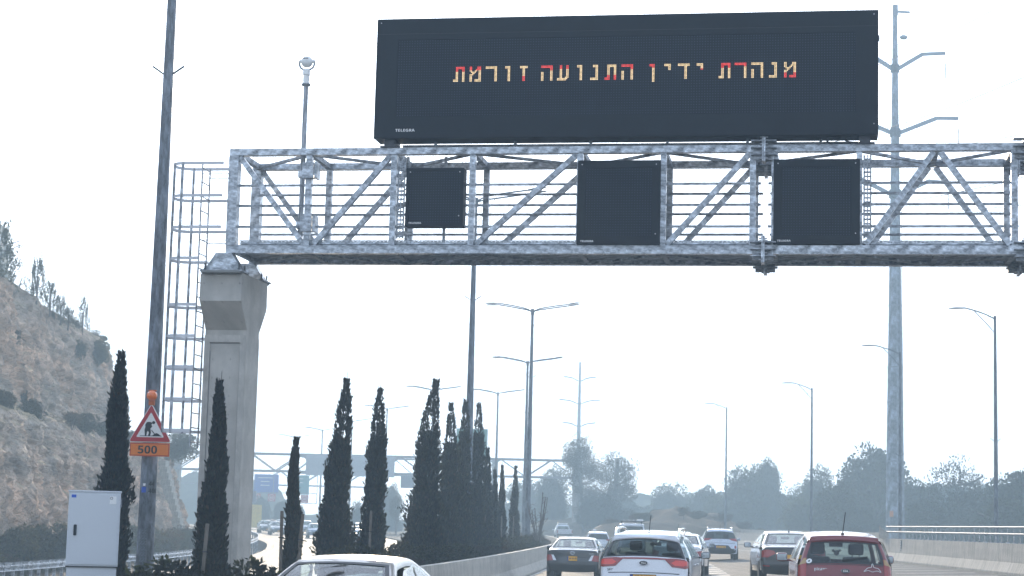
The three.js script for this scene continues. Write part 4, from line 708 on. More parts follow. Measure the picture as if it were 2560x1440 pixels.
  const sx = S.W * 0.21; seat(sx, cab[1] + 0.3); seat(-sx, cab[1] + 0.3);
  part('rear_bench', rbox(S.W * 0.74, 0.55, 0.16, 0.06, 0, ch - 0.25, cab[0] + 0.45, 0.25), M.interior, o);
  part('dashboard', rbox(S.W * 0.8, 0.3, 0.4, 0.08, 0, ch - 0.2, cab[1] - 0.5), M.interior, o);
  if (near) { part('steering_wheel', at(new THREE.TorusGeometry(0.18, 0.018, 8, 24), -sx, ch - 0.06, cab[1] - 0.22, -0.4), M.interior, o); const mr = B.surf(lerp(wg0, wg1, 0.12), 0, -0.09); part('rear_view_mirror', rbox(0.24, 0.075, 0.03, 0.03, mr[0], mr[1] - 0.04, mr[2] + 0.03), M.trim, o); if (S.parcel) part('parcel_shelf', box(S.W * 0.74, 0.03, 0.5, 0, ch - 0.02, cab[0] + 0.75), M.interior, o); }
  // wheels with dark arches
  const R0 = S.tyre ?? 0.32; for (const z of S.axles) for (const sg of [1, -1]) {
    const xw = B.W(R0, z) - 0.1, wh = new THREE.Group(); wh.name = 'wheel'; wh.position.set(sg * xw, R0, z); wh.rotation.z = sg > 0 ? -Math.PI / 2 : Math.PI / 2; o.add(wh);
    const ty = part('tyre', tyreG, M.rubber, wh); ty.scale.set(R0, 0.21, R0); const rm = part('rim', rimG, M.rim, wh); rm.scale.set(R0, 0.21, R0);
    part('wheel_arch', at(new THREE.CylinderGeometry(R0 * 1.16, R0 * 1.16, 0.02, 24, 1, false, -Math.PI / 2, Math.PI), 0, 0, 0).rotateZ(Math.PI / 2).rotateX(-Math.PI / 2 * 0).translate(sg * (B.W(R0 + 0.1, z) + 0.002), R0, z), M.trim, o);
  }
  // mirrors
  const mz = lerp(zr(S.belt + 0.04), zf(S.belt + 0.04), 0.9), mx = B.W(S.belt, mz);
  for (const sg of [1, -1]) { const k = part('door_mirror', [rbox(0.2, 0.15, 0.1, 0.045, sg * (mx + 0.14), S.belt + 0.07, mz), rbox(0.12, 0.04, 0.06, 0.015, sg * (mx + 0.03), S.belt + 0.02, mz)], S.mirrorPaint ?? pm, o); if (S.near) part('mirror_glass', rbox(0.17, 0.115, 0.012, 0.004, sg * (mx + 0.14), S.belt + 0.07, mz + 0.05), M._mg ??= std([0.3, 0.34, 0.38], 0.05, 1), k); }
  S.extra?.(B, o, { patch, sideP, E, zr, zf });
  // lamps: outlines in (v, y), mirrored
  for (const L of S.lamps ?? []) for (const sg of [1, -1]) part(L.name ?? 'tail_lamp', decal(B, L.pts.map(([v, y]) => [v * sg, y]), L.off ?? 0.012, L.front), L.mat ?? M.redLamp, o);
  return { o, B };
}
const doorLine = (B, o, T, ss, y0, y1) => { for (const sg of [1, -1]) for (const s of ss) part('door_gap', gridGeo(1, 8, (u, v) => T.sideP(lerp(y0, y1, v), s + (u - 0.5) * 0.003, sg, 0.003)), M.trim, o); };
const handles = (B, o, T, ss, y, m) => { for (const sg of [1, -1]) for (const s of ss) { const p = T.sideP(y, s, sg, 0.02); part('door_handle', rbox(0.03, 0.035, 0.2, 0.012, ...p), m, o); } };
const antenna = (o, x, y, z, h = 0.34, lean = 0.15) => part('antenna', [rod([x, y, z], [x + h * 0.12, y + h, z + h * lean], 0.008, 6), at(new THREE.SphereGeometry(0.03, 10, 8).scale(1, 0.6, 1.4), x, y, z)], M.trim, o);
const lid = (B, o, y, vm = 0.8, th = 0.012, m = M.trim) => part('panel_gap', decal(B, [[-vm, y], [vm, y], [vm, y + th], [-vm, y + th]], 0.003), m, o);
const shapes = { // silhouettes: z, y keys
  hatch: { H: 1.48, keys: [[1.78, 0.25], [1.82, 0.5], [1.76, 0.72], [1.7, 0.95], [1.53, 1.31], [1.44, 1.385], [1.0, 1.44], [0.25, 1.48], [-0.42, 1.4], [-1.15, 0.98], [-1.65, 0.82], [-1.8, 0.62], [-1.8, 0.25]], rearGlass: [3, 4], windscreen: [8, 9], belt: 0.93, winY: [0.99, 1.36], pillars: [[0.14, 0.45], [0.48, 0.9]], axles: [1.2, -1.2] },
  suv: { H: 1.63, keys: [[2.18, 0.35], [2.22, 0.6], [2.16, 0.82], [2.1, 1.12], [1.86, 1.47], [1.7, 1.545], [1.1, 1.595], [0.2, 1.635], [-0.62, 1.5], [-1.35, 1.07], [-2.05, 0.92], [-2.22, 0.7], [-2.2, 0.3]], rearGlass: [3, 4], windscreen: [8, 9], belt: 1.06, winY: [1.1, 1.47], pillars: [[0.13, 0.3], [0.325, 0.56], [0.59, 0.9]], axles: [1.35, -1.32] },
  sedan: { H: 1.46, keys: [[2.3, 0.3], [2.38, 0.55], [2.33, 0.8], [2.28, 1.03], [1.75, 1.1], [1.68, 1.12], [0.95, 1.385], [0.75, 1.425], [0.2, 1.46], [-0.35, 1.42], [-1.2, 1.0], [-2.05, 0.84], [-2.35, 0.65], [-2.36, 0.28]], rearGlass: [5, 6], windscreen: [9, 10], belt: 0.98, winY: [1.13, 1.36], pillars: [[0.16, 0.48], [0.51, 0.9]], axles: [1.4, -1.38], cabin: [0.5, -0.6] },
  van: { H: 1.95, keys: [[2.4, 0.35], [2.44, 0.6], [2.42, 0.9], [2.4, 1.25], [2.33, 1.75], [2.24, 1.9], [1.2, 1.96], [-0.5, 1.95], [-1.0, 1.85], [-1.6, 1.2], [-2.25, 1.02], [-2.4, 0.75], [-2.4, 0.3]], rearGlass: [3, 4], windscreen: [8, 9], belt: 1.18, winY: [1.26, 1.72], pillars: [[0.62, 0.9]], axles: [1.5, -1.5], cabin: [0.2, -0.9] },
};
const carOf = (shape, P) => vehicle({ ...shapes[shape], taperR: 0.06, taperF: 0.16, roofW: P.W * 0.7, ...P });
const onRoad = (x, d) => roadAt(x, d) + 0.01;
const scaleY = (pts) => pts;
// red hatchback
carOf('hatch', { name: 'red_hatchback', label: 'small dark red hatchback with white-glinting roof and whale tail sticker', W: 1.6, pos: [5.76, onRoad(5.7, 32.8), -32.9], turn: -0.1, near: true, parcel: false, paint: paint([0.16, 0.002, 0.006], { clearcoatRoughness: 0.1 }), glassV: 0.86, roofW: 1.16,
  lamps: [{ pts: [[0.995, 0.62], [0.995, 0.93], [0.9, 1.06], [0.845, 1.05], [0.82, 0.92], [0.83, 0.66]] }, { name: 'indicator', pts: [[0.975, 0.945], [0.9, 1.05], [0.85, 1.045], [0.84, 0.955]], mat: M.amber, off: 0.018 }],
  extra(B, o, T) {
    antenna(o, 0, 1.435, 1.12, 0.36, 0.1); badgeOval(B, o, 0.83, 'KIA', 0.14); script(B, o, -0.66, 0.835, 'picanto', 0.05); lid(B, o, 0.93, 0.8, 0.01); lid(B, o, 0.6, 0.85, 0.014);
    part('spoiler', patch(B, B.key(4) + 0.5, B.key(4) + 4.2, 4, VS.slice(3, -3), 0.03), o.children[0].material, o);
    const q = B.surf(B.key(3) + 1.0, 0.3, 0.02); part('wiper', bar(B.surf(B.key(3) + 0.8, -0.05, 0.03), B.surf(B.key(3) + 1.7, 0.5, 0.02), 0.015, 0.02), M.trim, o);
    // whale tail outline
    const wt = [[0.42, 0.83], [0.5, 0.89], [0.585, 0.905], [0.6, 0.96], [0.62, 0.96], [0.635, 0.905], [0.73, 0.89], [0.79, 0.83], [0.7, 0.85], [0.605, 0.83], [0.52, 0.85], [0.42, 0.83]].map(([v, y]) => V(...B.surf(iAtY(B, y), v - 0.03, 0.012)));
    part('whale_tail_sticker', new THREE.TubeGeometry(new THREE.CatmullRomCurve3(wt, false, 'catmullrom', 0.15), 60, 0.005, 5), M.paintWhite, o);
    for (let k = 0; k < 9; k++) { const a = k / 9 * 6.28, q2 = B.surf(B.key(3) + 0.75 + Math.sin(a) * 0.42, -0.78 + Math.cos(a) * 0.045, 0.008); part('flower_sticker', at(new THREE.CylinderGeometry(0.016, 0.016, 0.004, 8), ...q2, Math.PI / 2 - 0.4), M.paintWhite, o); }
    part('hanging_toy', [at(new THREE.SphereGeometry(0.05, 12, 8), 0.02, 1.1, -0.55), at(new THREE.SphereGeometry(0.025, 8, 6), -0.035, 1.14, -0.55), at(new THREE.SphereGeometry(0.025, 8, 6), 0.075, 1.14, -0.55), rod([0.02, 1.14, -0.55], [0.02, 1.3, -0.55], 0.003, 4)], std([0.3, 0.28, 0.26], 0.9), o);
    doorLine(B, o, T, [0.46], 0.4, 0.98);
  } });
// white SUV
carOf('suv', { name: 'white_suv', label: 'white sport utility car with joined red tail lamps and roof rails', W: 1.855, pos: [3.1, onRoad(3.1, 39.6) - 0.03, -39.8], turn: -0.165, near: true, paint: paint([0.78, 0.79, 0.82]), rearTint: M.tint, mirrorPaint: M.trim, glassV: 0.93, roofW: 1.26, plan: 0.12, tyre: 0.35,
  lamps: [{ pts: [[1.0, 1.1], [1.0, 0.93], [0.9, 0.9], [0.62, 0.92], [0.5, 1.03], [0.44, 1.08], [0.62, 1.1]] }, { name: 'brake_lamp', pts: [[0.95, 1.06], [0.95, 0.97], [0.85, 0.945], [0.68, 0.95], [0.6, 1.0], [0.7, 1.06]], mat: M.redBright, off: 0.018 }],
  extra(B, o, T) {
    part('lamp_bar', decal(B, [[-0.5, 1.06], [0.5, 1.06], [0.5, 1.09], [-0.5, 1.09]], 0.014), M.redLamp, o); badgeOval(B, o, 0.985, 'KIA', 0.16); script(B, o, -0.8, 0.83, 'SPORTAGE', 0.045, M.darkMetal); plate(B, o, 0.7, '67-543-38'); lid(B, o, 0.79, 0.78, 0.016);
    antenna(o, 0.02, 1.575, 1.3, 0.36, 0.12);
    for (const s of [-1, 1]) part('roof_rail', tube([[s * 0.63, 1.5, 1.55], [s * 0.64, 1.62, 1.35], [s * 0.64, 1.665, 0.6], [s * 0.63, 1.65, -0.3], [s * 0.6, 1.56, -0.6]], 0.026, 24, 8), M.chrome, o);
    part('spoiler', patch(B, B.key(4) + 0.2, B.key(4) + 5.5, 5, VS.slice(3, -3), 0.028), o.children[0].material, o);
    doorLine(B, o, T, [0.31, 0.575], 0.4, 1.08); handles(B, o, T, [0.35, 0.6], 0.95, o.children[0].material);
    part('bumper_trim', patch(B, 0, 4.2, 3, VS, 0.01), M.trim, o);
  } });
// dark saloon with square yellow plate
carOf('sedan', { name: 'dark_saloon', label: 'dark grey saloon with a square yellow plate beside the median barrier', W: 1.82, pos: [2.5, onRoad(2.4, 65.3), -65.4], turn: -0.115, near: true, paint: paint([0.012, 0.014, 0.018]), glassV: 0.86,
  lamps: [{ pts: [[0.995, 0.86], [0.995, 0.68], [0.86, 0.68], [0.72, 0.69], [0.8, 0.87]], mat: M.redLamp }, { name: 'reversing_lamp', pts: [[0.8, 0.87], [0.71, 0.86], [0.6, 0.685], [0.72, 0.69]], mat: M.clearLamp, off: 0.014 }],
  extra(B, o, T) { const q = B.surf(iAtY(B, 0.93), 0, 0.014); const b = part('badge', at(new THREE.TorusGeometry(0.075, 0.01, 8, 24).scale(1, 0.66, 1), ...q), M.chrome, o); part('badge_inner', [at(new THREE.TorusGeometry(0.04, 0.008, 8, 20).scale(0.7, 1.1, 1), ...q), at(new THREE.TorusGeometry(0.05, 0.008, 8, 20).scale(1, 0.4, 1), q[0], q[1] + 0.018, q[2])], M.chrome, b); plate(B, o, 0.745, '84-741-65', true); lid(B, o, 1.0, 0.8, 0.012); lid(B, o, 0.6, 0.85, 0.014); script(B, o, 0.62, 0.9, 'CAMRY', 0.035); doorLine(B, o, T, [0.495], 0.4, 1.05); handles(B, o, T, [0.3, 0.55], 0.86, o.children[0].material); } });
// beige-silver saloon, nearest
carOf('sedan', { name: 'silver_saloon', label: 'nearest silver-beige saloon, only its roof and rear glass showing', W: 1.76, pos: [-1.75, onRoad(-1.6, 23) - 0.04, -23.2], turn: -0.16, near: true, paint: paint([0.27, 0.24, 0.205], { metalness: 0.3, roughness: 0.42 }), glassV: 0.86, roofW: 1.2,
  keys: [[2.2, 0.3], [2.28, 0.55], [2.23, 0.8], [2.16, 1.0], [1.8, 1.06], [1.72, 1.08], [0.95, 1.385], [0.72, 1.43], [0.15, 1.46], [-0.4, 1.41], [-1.2, 0.99], [-2.0, 0.82], [-2.25, 0.65], [-2.26, 0.28]],
  lamps: [{ pts: [[0.995, 0.9], [0.995, 0.7], [0.7, 0.7], [0.72, 0.88]] }], extra(B, o, T) { lid(B, o, 0.95, 0.8); plate(B, o, 0.75, ''); doorLine(B, o, T, [0.495], 0.4, 1.05); } });
// black saloon half hidden by the red hatchback
carOf('sedan', { name: 'black_saloon', label: 'black saloon half hidden behind the red hatchback', W: 1.78, pos: [7.75, onRoad(7.6, 52), -52.4], turn: -0.055, near: true, paint: paint([0.014, 0.013, 0.014]), glassV: 0.86,
  lamps: [{ pts: [[0.995, 0.98], [0.995, 0.78], [0.8, 0.76], [0.55, 0.86], [0.62, 0.93], [0.8, 0.97]] }],
  extra(B, o, T) { plate(B, o, 0.78, ''); antenna(o, 0, 1.44, 0.75, 0.06, 0.3); lid(B, o, 1.0, 0.8); lid(B, o, 0.58, 0.85); doorLine(B, o, T, [0.495], 0.4, 1.05); part('side_reflector', decal(B, [[-0.95, 0.5], [-0.75, 0.5], [-0.75, 0.54], [-0.95, 0.54]], 0.01), M.redLamp, o); } });
// white saloon right behind the SUV
carOf('sedan', { name: 'white_saloon', label: 'white saloon squeezed between the white SUV and the crossover', W: 1.72, pos: [6.0, onRoad(6.0, 64.5), -64.6], turn: -0.16, near: true, paint: paint([0.78, 0.79, 0.81]), mirrorPaint: M.trim, glassV: 0.86,
  lamps: [{ pts: [[0.995, 0.9], [0.995, 0.72], [0.75, 0.7], [0.7, 0.86]] }, { name: 'side_reflector', pts: [[0.97, 0.46], [0.78, 0.46], [0.78, 0.5], [0.97, 0.5]] }], extra(B, o, T) { lid(B, o, 0.95, 0.8); plate(B, o, 0.75, ''); part('bumper_trim', patch(B, 0, 4, 3, VS, 0.01), M.trim, o); } });
carOf('hatch', { name: 'white_hatchback', label: 'white hatchback whose roof shows above the white saloon', W: 1.7, H: 1.52, pos: [7.6, onRoad(7.6, 84), -84], turn: -0.08, near: true, paint: paint([0.78, 0.79, 0.81]), rearTint: M.tint, lamps: [{ pts: [[0.99, 1.0], [0.99, 0.75], [0.8, 0.75], [0.8, 0.98]] }], extra(B, o) { antenna(o, 0.0, 1.48, 1.2, 0.3, 0.1); plate(B, o, 0.6, ''); } });
// pale crossover in the right lane
carOf('hatch', { name: 'pale_crossover', label: 'silver-white crossover with dark bumper and red lamps ahead in the right lane', W: 1.76, pos: [10.45, onRoad(10.4, 93) , -93], turn: -0.07, near: true, paint: paint([0.6, 0.64, 0.72]), rearTint: M.tint, glassV: 0.93, plan: 0.1,
  keys: [[1.92, 0.3], [1.97, 0.55], [1.9, 0.78], [1.84, 1.02], [1.62, 1.38], [1.46, 1.47], [0.9, 1.51], [0.1, 1.5], [-0.5, 1.42], [-1.25, 1.0], [-1.75, 0.84], [-1.95, 0.62], [-1.95, 0.28]], H: 1.5,
  lamps: [{ pts: [[1.0, 1.1], [1.0, 0.95], [0.9, 0.93], [0.62, 0.97], [0.5, 1.04], [0.7, 1.06]] }, { name: 'fog_lamp', pts: [[0.9, 0.62], [0.9, 0.7], [0.85, 0.74], [0.79, 0.7], [0.79, 0.62], [0.85, 0.58]] }],
  extra(B, o, T) { plate(B, o, 0.63, '24-519-36'); part('bumper_trim', decal(B, [[-0.99, 0.3], [0.99, 0.3], [0.99, 0.56], [0.62, 0.56], [0.45, 0.72], [-0.45, 0.72], [-0.62, 0.56], [-0.99, 0.56]], 0.01), M.trim, o); const q = B.surf(iAtY(B, 0.95), 0, 0.012); part('badge', at(new THREE.TorusGeometry(0.07, 0.009, 8, 20).scale(1, 0.55, 1), ...q), M.chrome, o); antenna(o, 0, 1.5, 1.2, 0.2, 0.05); for (const s of [-1, 1]) part('roof_rail', tube([[s * 0.56, 1.42, 1.4], [s * 0.58, 1.52, 1.2], [s * 0.58, 1.56, 0.4], [s * 0.56, 1.5, -0.3]], 0.024, 20, 6), M.paintWhite, o); lid(B, o, 0.82, 0.8, 0.014); } });
carOf('hatch', { name: 'pearl_hatchback', label: 'pearl white hatchback behind the dark saloon, small lamp on its roof', W: 1.74, pos: [6.32, onRoad(6.3, 129), -130], turn: -0.04, near: true, paint: paint([0.74, 0.76, 0.8]), rearTint: M.tint, lamps: [{ pts: [[0.995, 1.0], [0.995, 0.88], [0.8, 0.86], [0.62, 0.92], [0.7, 0.98]] }], extra(B, o) { part('roof_lamp', rbox(0.22, 0.13, 0.16, 0.03, -0.25, 1.54, 0.7), M.paintWhite, o); plate(B, o, 0.55, ''); lid(B, o, 0.62, 0.8); } });
// van with ladder rack
carOf('van', { name: 'white_van', label: 'white panel van with ladders on its roof rack', category: 'van', W: 1.9, roofW: 1.62, pos: [8.4, onRoad(8.3, 126), -127], turn: -0.05, near: true, paint: paint([0.62, 0.65, 0.7]), mirrorPaint: M.trim, glassV: 0.86, rearTint: M.tint,
  lamps: [{ pts: [[0.995, 1.1], [0.995, 0.7], [0.9, 0.7], [0.9, 1.1]] }],
  extra(B, o) { for (const z of [1.9, 0.9, -0.1]) { const k = part('rack_bar', box(1.5, 0.05, 0.06, 0, 2.07, z), M.darkMetal, o); part('rack_foot', [box(0.05, 0.16, 0.06, -0.66, 2.0, z), box(0.05, 0.16, 0.06, 0.66, 2.0, z)], M.darkMetal, k); } for (const x of [-0.35, 0.02]) { const l = part('ladder', [box(0.05, 0.09, 2.9, x - 0.14, 2.15, 0.7), box(0.05, 0.09, 2.9, x + 0.14, 2.15, 0.7)], M.rim, o); for (let z = -0.6; z < 2.1; z += 0.3) part('ladder_rung', box(0.28, 0.03, 0.03, x, 2.15, z), M.rim, l); } part('rack_roll', rbox(0.42, 0.12, 1.6, 0.05, 0.55, 2.15, 0.9), M.paintWhite, o); plate(B, o, 0.55, ''); } });
{ // pick-up with a ladder frame
  const { o, B } = carOf('van', { name: 'pickup_truck', label: 'hazy white pick-up truck with a bed frame beyond the median shrubs', category: 'pickup', W: 1.8, roofW: 1.3, H: 1.75, pos: [6.6, onRoad(6.6, 219), -219], turn: 0.06, paint: paint([0.68, 0.7, 0.74]), belt: 1.05,
    keys: [[0.2, 0.5], [0.22, 0.9], [0.2, 1.0], [0.18, 1.08], [0.05, 1.55], [-0.1, 1.68], [-0.4, 1.74], [-0.9, 1.74], [-1.25, 1.66], [-1.75, 1.1], [-2.4, 1.0], [-2.6, 0.75], [-2.6, 0.4]], winY: [1.12, 1.55], pillars: [[0.2, 0.55], [0.6, 0.9]], axles: [1.3, -1.75], cabin: [-0.6, -1.0], tyre: 0.36 });
  const pm = o.children[0].material;
  part('bed', [box(0.06, 0.5, 2.1, -0.86, 0.95, 1.3), box(0.06, 0.5, 2.1, 0.86, 0.95, 1.3), box(1.7, 0.06, 2.1, 0, 0.72, 1.3)], pm, o); part('tailgate', rbox(1.74, 0.52, 0.06, 0.02, 0, 0.95, 2.36), pm, o);
  const t = text('TOYOTA', 0.13, 0.01); t.computeBoundingBox(); part('tailgate_letters', t, M.rim, o, [-t.boundingBox.max.x / 2, 0.98, 2.39]); part('rear_bumper', rbox(1.7, 0.2, 0.16, 0.04, 0, 0.55, 2.42), M.darkMetal, o);
  part('ladder_frame', [bar([0.84, 1.2, 2.3], [0.84, 1.75, 2.3], 0.05, 0.05), bar([0.84, 1.72, 2.3], [0.84, 1.72, 0.4], 0.05, 0.05), bar([0.84, 1.2, 0.6], [0.84, 1.75, 0.6], 0.05, 0.05)], M.darkMetal, o); part('roof_box', rbox(1.1, 0.12, 0.9, 0.03, 0, 1.83, -0.7), M.paintWhite, o);
  for (const s of [-1, 1]) part('tail_lamp', box(0.1, 0.32, 0.05, s * 0.83, 0.95, 2.39), M.redLamp, o);
}
// oncoming cars: turned round, headlamps towards us
const onc = (shape, name, label, x, d, turn, W, col, ex = {}) => carOf(shape, { name, label, W, pos: [x, oppY(d) + 0.01, -d], turn: Math.PI + turn, paint: paint(col), group: 'oncoming cars', lamps: [{ name: 'headlamp', front: true, pts: [[0.97, 0.78], [0.97, 0.66], [0.7, 0.62], [0.62, 0.68], [0.75, 0.76]], mat: M.clearLamp, off: 0.012 }, { name: 'grille', front: true, pts: [[0.5, 0.62], [0.5, 0.48], [0, 0.46], [0, 0.62]], mat: M.trim, off: 0.012 }], extra(B, o) { plate(B, o, 0.42, '', false, true); }, ...ex });
onc('hatch', 'oncoming_rounded_car', 'pale blue rounded car coming towards us between two cypresses', -11.0, 141, 0.13, 1.74, [0.3, 0.38, 0.5], { keys: [[1.9, 0.3], [2.0, 0.55], [1.9, 0.75], [1.6, 0.98], [1.15, 1.3], [0.7, 1.45], [0.2, 1.49], [-0.2, 1.44], [-0.45, 1.34], [-1.05, 0.98], [-1.6, 0.86], [-1.95, 0.6], [-1.95, 0.28]], winY: [1.02, 1.34] });
onc('suv', 'oncoming_suv', 'dark oncoming sport utility car furthest behind the rounded car', -15.2, 199, 0.14, 1.85, [0.2, 0.22, 0.25]);
onc('sedan', 'oncoming_saloon', 'pale oncoming saloon right behind the rounded car', -13.7, 172, 0.14, 1.78, [0.5, 0.5, 0.5]);
onc('hatch', 'oncoming_white_car', 'white oncoming car mostly hidden behind the tall leaning cypress', -10.1, 122, 0.08, 1.7, [0.75, 0.75, 0.76]);
onc('sedan', 'oncoming_dark_saloon', 'dark blue-grey oncoming saloon in front of the far group', -28.6, 226, 0.22, 1.8, [0.06, 0.08, 0.1]);
onc('sedan', 'oncoming_grey_saloon', 'grey oncoming saloon with bright headlamp right of the dark one', -25.2, 209, 0.2, 1.8, [0.12, 0.13, 0.14]);
onc('suv', 'oncoming_silver_suv', 'silver oncoming utility car right of the thinnest staked cypress', -23.2, 219, 0.2, 1.85, [0.42, 0.46, 0.52]);
onc('hatch', 'oncoming_blue_car', 'bluish oncoming car peeping out left of the tall leaning cypress', -19.3, 192, 0.16, 1.72, [0.2, 0.26, 0.34]);
onc('sedan', 'oncoming_red_car', 'faint red oncoming car behind the dark saloon', -30.5, 246, 0.25, 1.75, [0.4, 0.06, 0.06]);
onc('hatch', 'oncoming_far_car', 'farthest faint oncoming car on the bend', -41.5, 285, 0.3, 1.75, [0.35, 0.36, 0.38]);
onc('hatch', 'oncoming_small_car', 'small faint oncoming car behind the grey saloon', -31, 262, 0.27, 1.72, [0.6, 0.6, 0.6]);
// ---------- plants ----------
const UP = V(0, 1, 0);
class Leaves { // collects diamond-shaped leaf faces with their own leaf colour
  constructor() { this.p = []; this.c = []; this.n = []; }
  add(pos, dir, side, len, wid, col) {
    const a = pos, d = dir, s = side, m = len * 0.45, P = this.p, nx = d.y * s.z - d.z * s.y, ny = d.z * s.x - d.x * s.z, nzv = d.x * s.y - d.y * s.x;
    const q = [[0, 0], [m, wid / 2], [len, 0], [0, 0], [len, 0], [m, -wid / 2]];
    for (const [t, w] of q) { P.push(a.x + d.x * t + s.x * w, a.y + d.y * t + s.y * w, a.z + d.z * t + s.z * w); this.n.push(nx, ny, nzv); this.c.push(...col); }
  }
  geo() { const g = new THREE.BufferGeometry(); g.setAttribute('position', new THREE.Float32BufferAttribute(this.p, 3)); g.setAttribute('normal', new THREE.Float32BufferAttribute(this.n, 3)); g.setAttribute('color', new THREE.Float32BufferAttribute(this.c, 3)); return g; }
}
const rdir = () => { const z = rr(-1, 1), a = rr(0, 6.2832), r = Math.sqrt(1 - z * z); return V(r * Math.cos(a), z, r * Math.sin(a)); };
const sideOf = (d) => { const r = rdir(); return r.sub(d.clone().multiplyScalar(r.dot(d))).normalize(); };
const vary = (c, k) => { const m = 1 + rr(-k, k), w = rr(-0.12, 0.12); return [c[0] * m * (1 + w), c[1] * m, c[2] * m * (1 - w)]; };

function cypress(x, d, yb, yt, w, label, o = {}) {
  const t0 = thing('cypress_tree', label, 'cypress', [x, yb, -d], rr(0, 6), 'slender cypresses'); t0.rotation.y = 0;
  const h = yt - yb, lean = (o.lean ?? 0) , n = o.n ?? 5200, sd = rr(0, 90), bulge = [...(o.bulge ?? []), ...Array.from({ length: 7 }, () => [rr(0.05, 0.95), rr(0.03, 0.07), rr(-0.16, 0.2)])], airy = o.airy ?? 0.35;
  const prof = (t) => { let r = t < 0.12 ? lerp(0.62, 0.95, t / 0.12) : Math.pow(1 - Math.pow((t - 0.12) / 0.9, o.pow ?? 1.5), 0.9); if (!(r > 0.11)) r = 0.11; for (const [bt, bw, ba] of bulge) r *= 1 + ba * Math.exp(-(((t - bt) / bw) ** 2)); return r * w / 2; };
  const rad = (a, t) => prof(t) * (1 + 0.4 * nz(Math.cos(a) * 1.3 + sd, t * h * 1.6, Math.sin(a) * 1.3) + 0.32 * nz(Math.cos(a) * 3 + sd, t * h * 4.2, Math.sin(a) * 3));
  const axis = (t) => lean * t * t + 0.05 * nz(sd, t * 3);
  part('trunk', [at(new THREE.CylinderGeometry(0.015, 0.05, h * 0.9, 7), lean * 0.2, h * 0.45, 0)], M.bark, t0);
  const L = new Leaves();
  // dense twiggy inside, opaque from every direction, with a ragged skin of its own
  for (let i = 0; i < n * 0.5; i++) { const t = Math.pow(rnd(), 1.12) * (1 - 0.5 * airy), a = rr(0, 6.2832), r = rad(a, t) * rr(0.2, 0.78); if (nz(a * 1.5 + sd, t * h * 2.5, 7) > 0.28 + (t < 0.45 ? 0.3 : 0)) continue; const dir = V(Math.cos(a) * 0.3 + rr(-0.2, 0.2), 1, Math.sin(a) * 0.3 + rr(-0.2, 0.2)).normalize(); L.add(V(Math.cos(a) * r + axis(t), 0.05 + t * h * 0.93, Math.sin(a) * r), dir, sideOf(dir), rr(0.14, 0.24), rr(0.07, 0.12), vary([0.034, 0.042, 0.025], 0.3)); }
  for (let i = 0; i < n; i++) {
    const t = Math.pow(rnd(), 1.05), a = rr(0, 6.2832); let r = rad(a, t) * rr(0.72, 1.04);
    if (t > 1 - 1.3 * airy && nz(a * 1.6 + sd, t * h * 3.4, 2) > 0.06 + (1 - t) * 0.45) continue;
    const out = V(Math.cos(a), 0, Math.sin(a)), k = rr(0.15, 0.75), dir = out.clone().multiplyScalar(k).add(V(rr(-0.25, 0.25), 1, rr(-0.25, 0.25))).normalize();
    const len = rr(0.06, 0.13) * (o.spr ?? 1), p = V(out.x * r + axis(t), 0.03 + t * h * 0.97, out.z * r), col = vary(rnd() < 0.12 ? [0.13, 0.1, 0.05] : rnd() < 0.3 ? [0.085, 0.105, 0.05] : [0.06, 0.075, 0.038], 0.35);
    L.add(p, dir, sideOf(dir), len, len * 0.42, col);
    if (rnd() < 0.5) { const d2 = dir.clone().add(V(rr(-0.5, 0.5), rr(-0.1, 0.4), rr(-0.5, 0.5))).normalize(); L.add(p.clone().addScaledVector(dir, len * 0.4), d2, sideOf(d2), len * 0.8, len * 0.3, col); }
  }
  part('crown', L.geo(), M.leafDark, t0);
  // thin leading shoots
  const sh = []; for (let k = 0; k < 6; k++) { const a = rr(0, 6.28), y = h * rr(0.86, 0.97), r = prof(0.93) * rr(0.3, 1); sh.push(rod([axis(0.93) + Math.cos(a) * r, y, Math.sin(a) * r], [axis(1) + Math.cos(a) * r * 1.2, y + rr(0.12, 0.3), Math.sin(a) * r * 1.2], 0.006, 4)); } const shm = part('shoots', sh, M.bark, t0); shm.userData.kind = 'stuff';
  return t0;
}
cypress(-7.46, 36, -0.85, 4.78, 0.56, 'tall dark cypress behind the utility cabinet', { bulge: [[0.45, 0.18, 0.12]], pow: 1.9, n: 7000, airy: 0.1 });
cypress(-5.28, 34.2, -0.45, 4.1, 0.52, 'dark cypress standing right in front of the concrete pillar', { bulge: [[0.3, 0.1, 0.25], [0.12, 0.08, 0.2]], pow: 1.5, n: 6500, airy: 0.1, lean: 0.02 });
cypress(-4.5, 40, -0.4, 3.32, 0.36, 'short thin cypress between two grey stakes', { pow: 1.2, n: 5200, airy: 0.1 });
cypress(-4.15, 46, -0.3, 5.1, 0.78, 'broad leaning cypress behind the silver saloon', { lean: 0.16, bulge: [[0.1, 0.12, 0.3], [0.55, 0.14, -0.08]], pow: 1.8, n: 8500, airy: 0.55 });
cypress(-3.5, 50, -0.25, 5.15, 0.6, 'wavy cypress tied to a stake above the car roof', { bulge: [[0.15, 0.06, 0.25], [0.4, 0.08, -0.12], [0.72, 0.06, 0.15]], pow: 2.4, n: 7000, airy: 0.45, lean: 0.05 });
cypress(-2.42, 55, -0.2, 5.85, 0.98, 'widest cypress of the median row, bushy at its foot', { lean: 0.26, bulge: [[0.1, 0.16, 0.12], [0.35, 0.05, 0.1], [0.45, 0.06, -0.12]], pow: 1.7, n: 9500, airy: 0.5 });
cypress(-1.95, 63, -0.15, 5.65, 0.72, 'cypress just right of the widest one', { pow: 2.2, n: 7000, airy: 0.45, lean: 0.02 });
